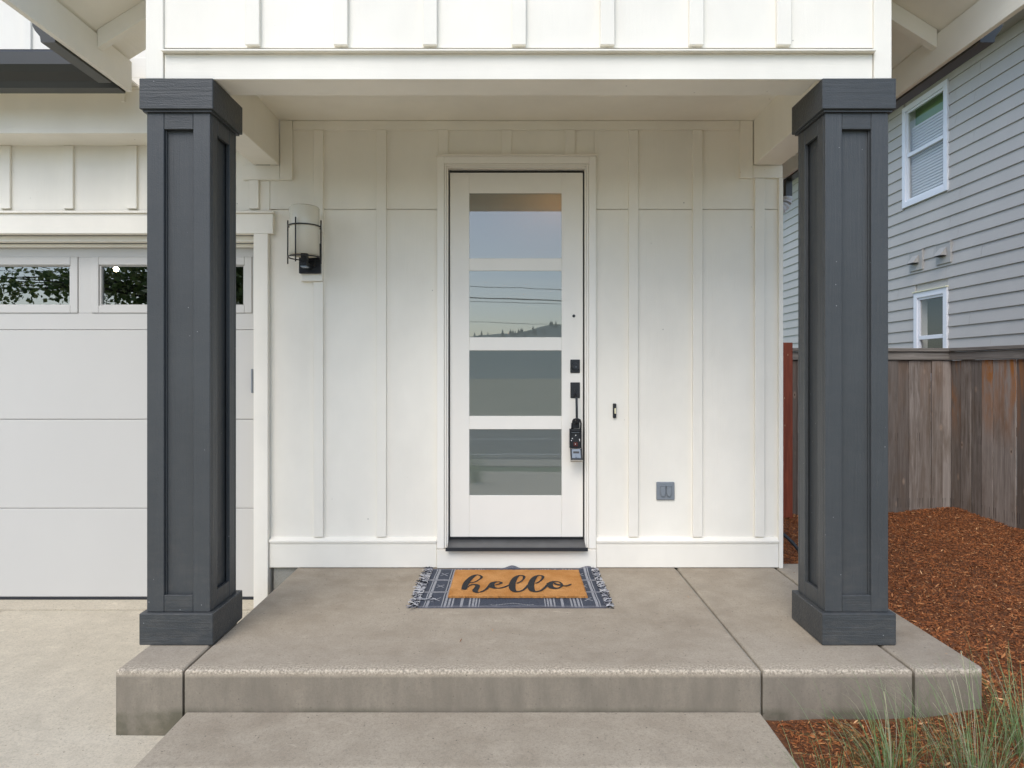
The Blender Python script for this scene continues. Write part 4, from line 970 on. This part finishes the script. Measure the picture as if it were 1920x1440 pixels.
grass((-.55, -1.2, -.36), 300, .55, .8, 'grass clump by the path, mirrored low in the front door glass', 3)

# ================================================================== BEHIND THE VIEWER (mirrored in the glass)
def wire(z, y, r, sag, label, tilt):
    bm = bmesh.new(); pts = [(-160 + 10 * k, y, z - tilt * (-160 + 10 * k) + sag * math.cos((k - 16) * .12)) for k in range(33)]
    tube_bm(bm, pts, r, 5); solo('power_line', 'black', label, 'cable', (0, y, z), bm=bm)
wire(8.35, -46, .025, 0, 'highest thin power line mirrored in the door glass', .035)
wire(7.45, -46, .05, 0, 'thick power line mirrored in the door glass', .035)
wire(7.15, -46, .025, 0, 'thin power line just under the thick one in the door glass', .03)
wire(5.45, -46, .02, 0, 'lowest thin power line mirrored in the door glass', .03)
tree = thing('street_tree', (-7.2, -7.0, -.7), 'leafy green tree mirrored in the garage door windows', 'tree')
tb = bmesh.new(); tube_bm(tb, [(-7.2, -7.0, -.8), (-7.15, -7, 1.2), (-7.2, -7.05, 2.8), (-7.1, -7, 5.2)], .1, 8, rs=[.16, .13, .1, .04])
rt = random.Random(5); tips = []
for k in range(42):
    a = rt.uniform(0, 6.28); z = rt.uniform(1.9, 5.0); L_ = rt.uniform(1.6, 3.4) * (1 - (z - 1.9) * .12)
    if k < 14: a = math.pi + rt.uniform(-.3, .3); L_ = rt.uniform(3, 6); z = rt.uniform(2.2, 3.6)
    pts = [(-7.15, -7.0, z)]; el_ = rt.uniform(.15, .6); x, y, zz_ = pts[0]
    for s_ in range(5):
        x += math.cos(a) * math.cos(el_) * L_ / 5; y += math.sin(a) * math.cos(el_) * L_ / 5; zz_ += math.sin(el_) * L_ / 5 * .8; el_ -= .12; a += rt.gauss(0, .12); pts.append((x, y, zz_)); tips.append((x, y, zz_, .3 + .1 * s_ if k >= 14 else .22))
    tube_bm(tb, pts, .02, 5, rs=[.035, .03, .024, .018, .012, .006])
part('trunk', tree, 'bark', bm=tb)
V, F, C = [], [], []
for (x, y, z, r0) in tips:
    for q in range(120 if r0 > .25 else 34):
        c_ = Vector((x + rt.gauss(0, r0), y + rt.gauss(0, r0), z + rt.gauss(0, r0 * .8))); u = Vector((rt.gauss(0, 1), rt.gauss(0, 1), rt.gauss(0, .7))).normalized(); v = u.cross(Vector((rt.gauss(0, 1), rt.gauss(0, 1), rt.gauss(0, 1)))).normalized(); s_ = rt.uniform(.045, .085); i0 = len(V)
        V += [c_ - u * s_, c_ - v * s_ * .75, c_ + u * s_, c_ + v * s_ * .75]; F.append((i0, i0 + 1, i0 + 2, i0 + 3)); C.append(rt.choice([(.15, .21, .06), (.22, .28, .08), (.10, .15, .045), (.27, .30, .11)]))
me = fast_mesh('crown', np.array([tuple(a) for a in V]) - np.array([-7.2, -7.0, -.7]), np.array(F), np.array(C), 'leaf'); o = link_mesh('crown', me, tree, None)
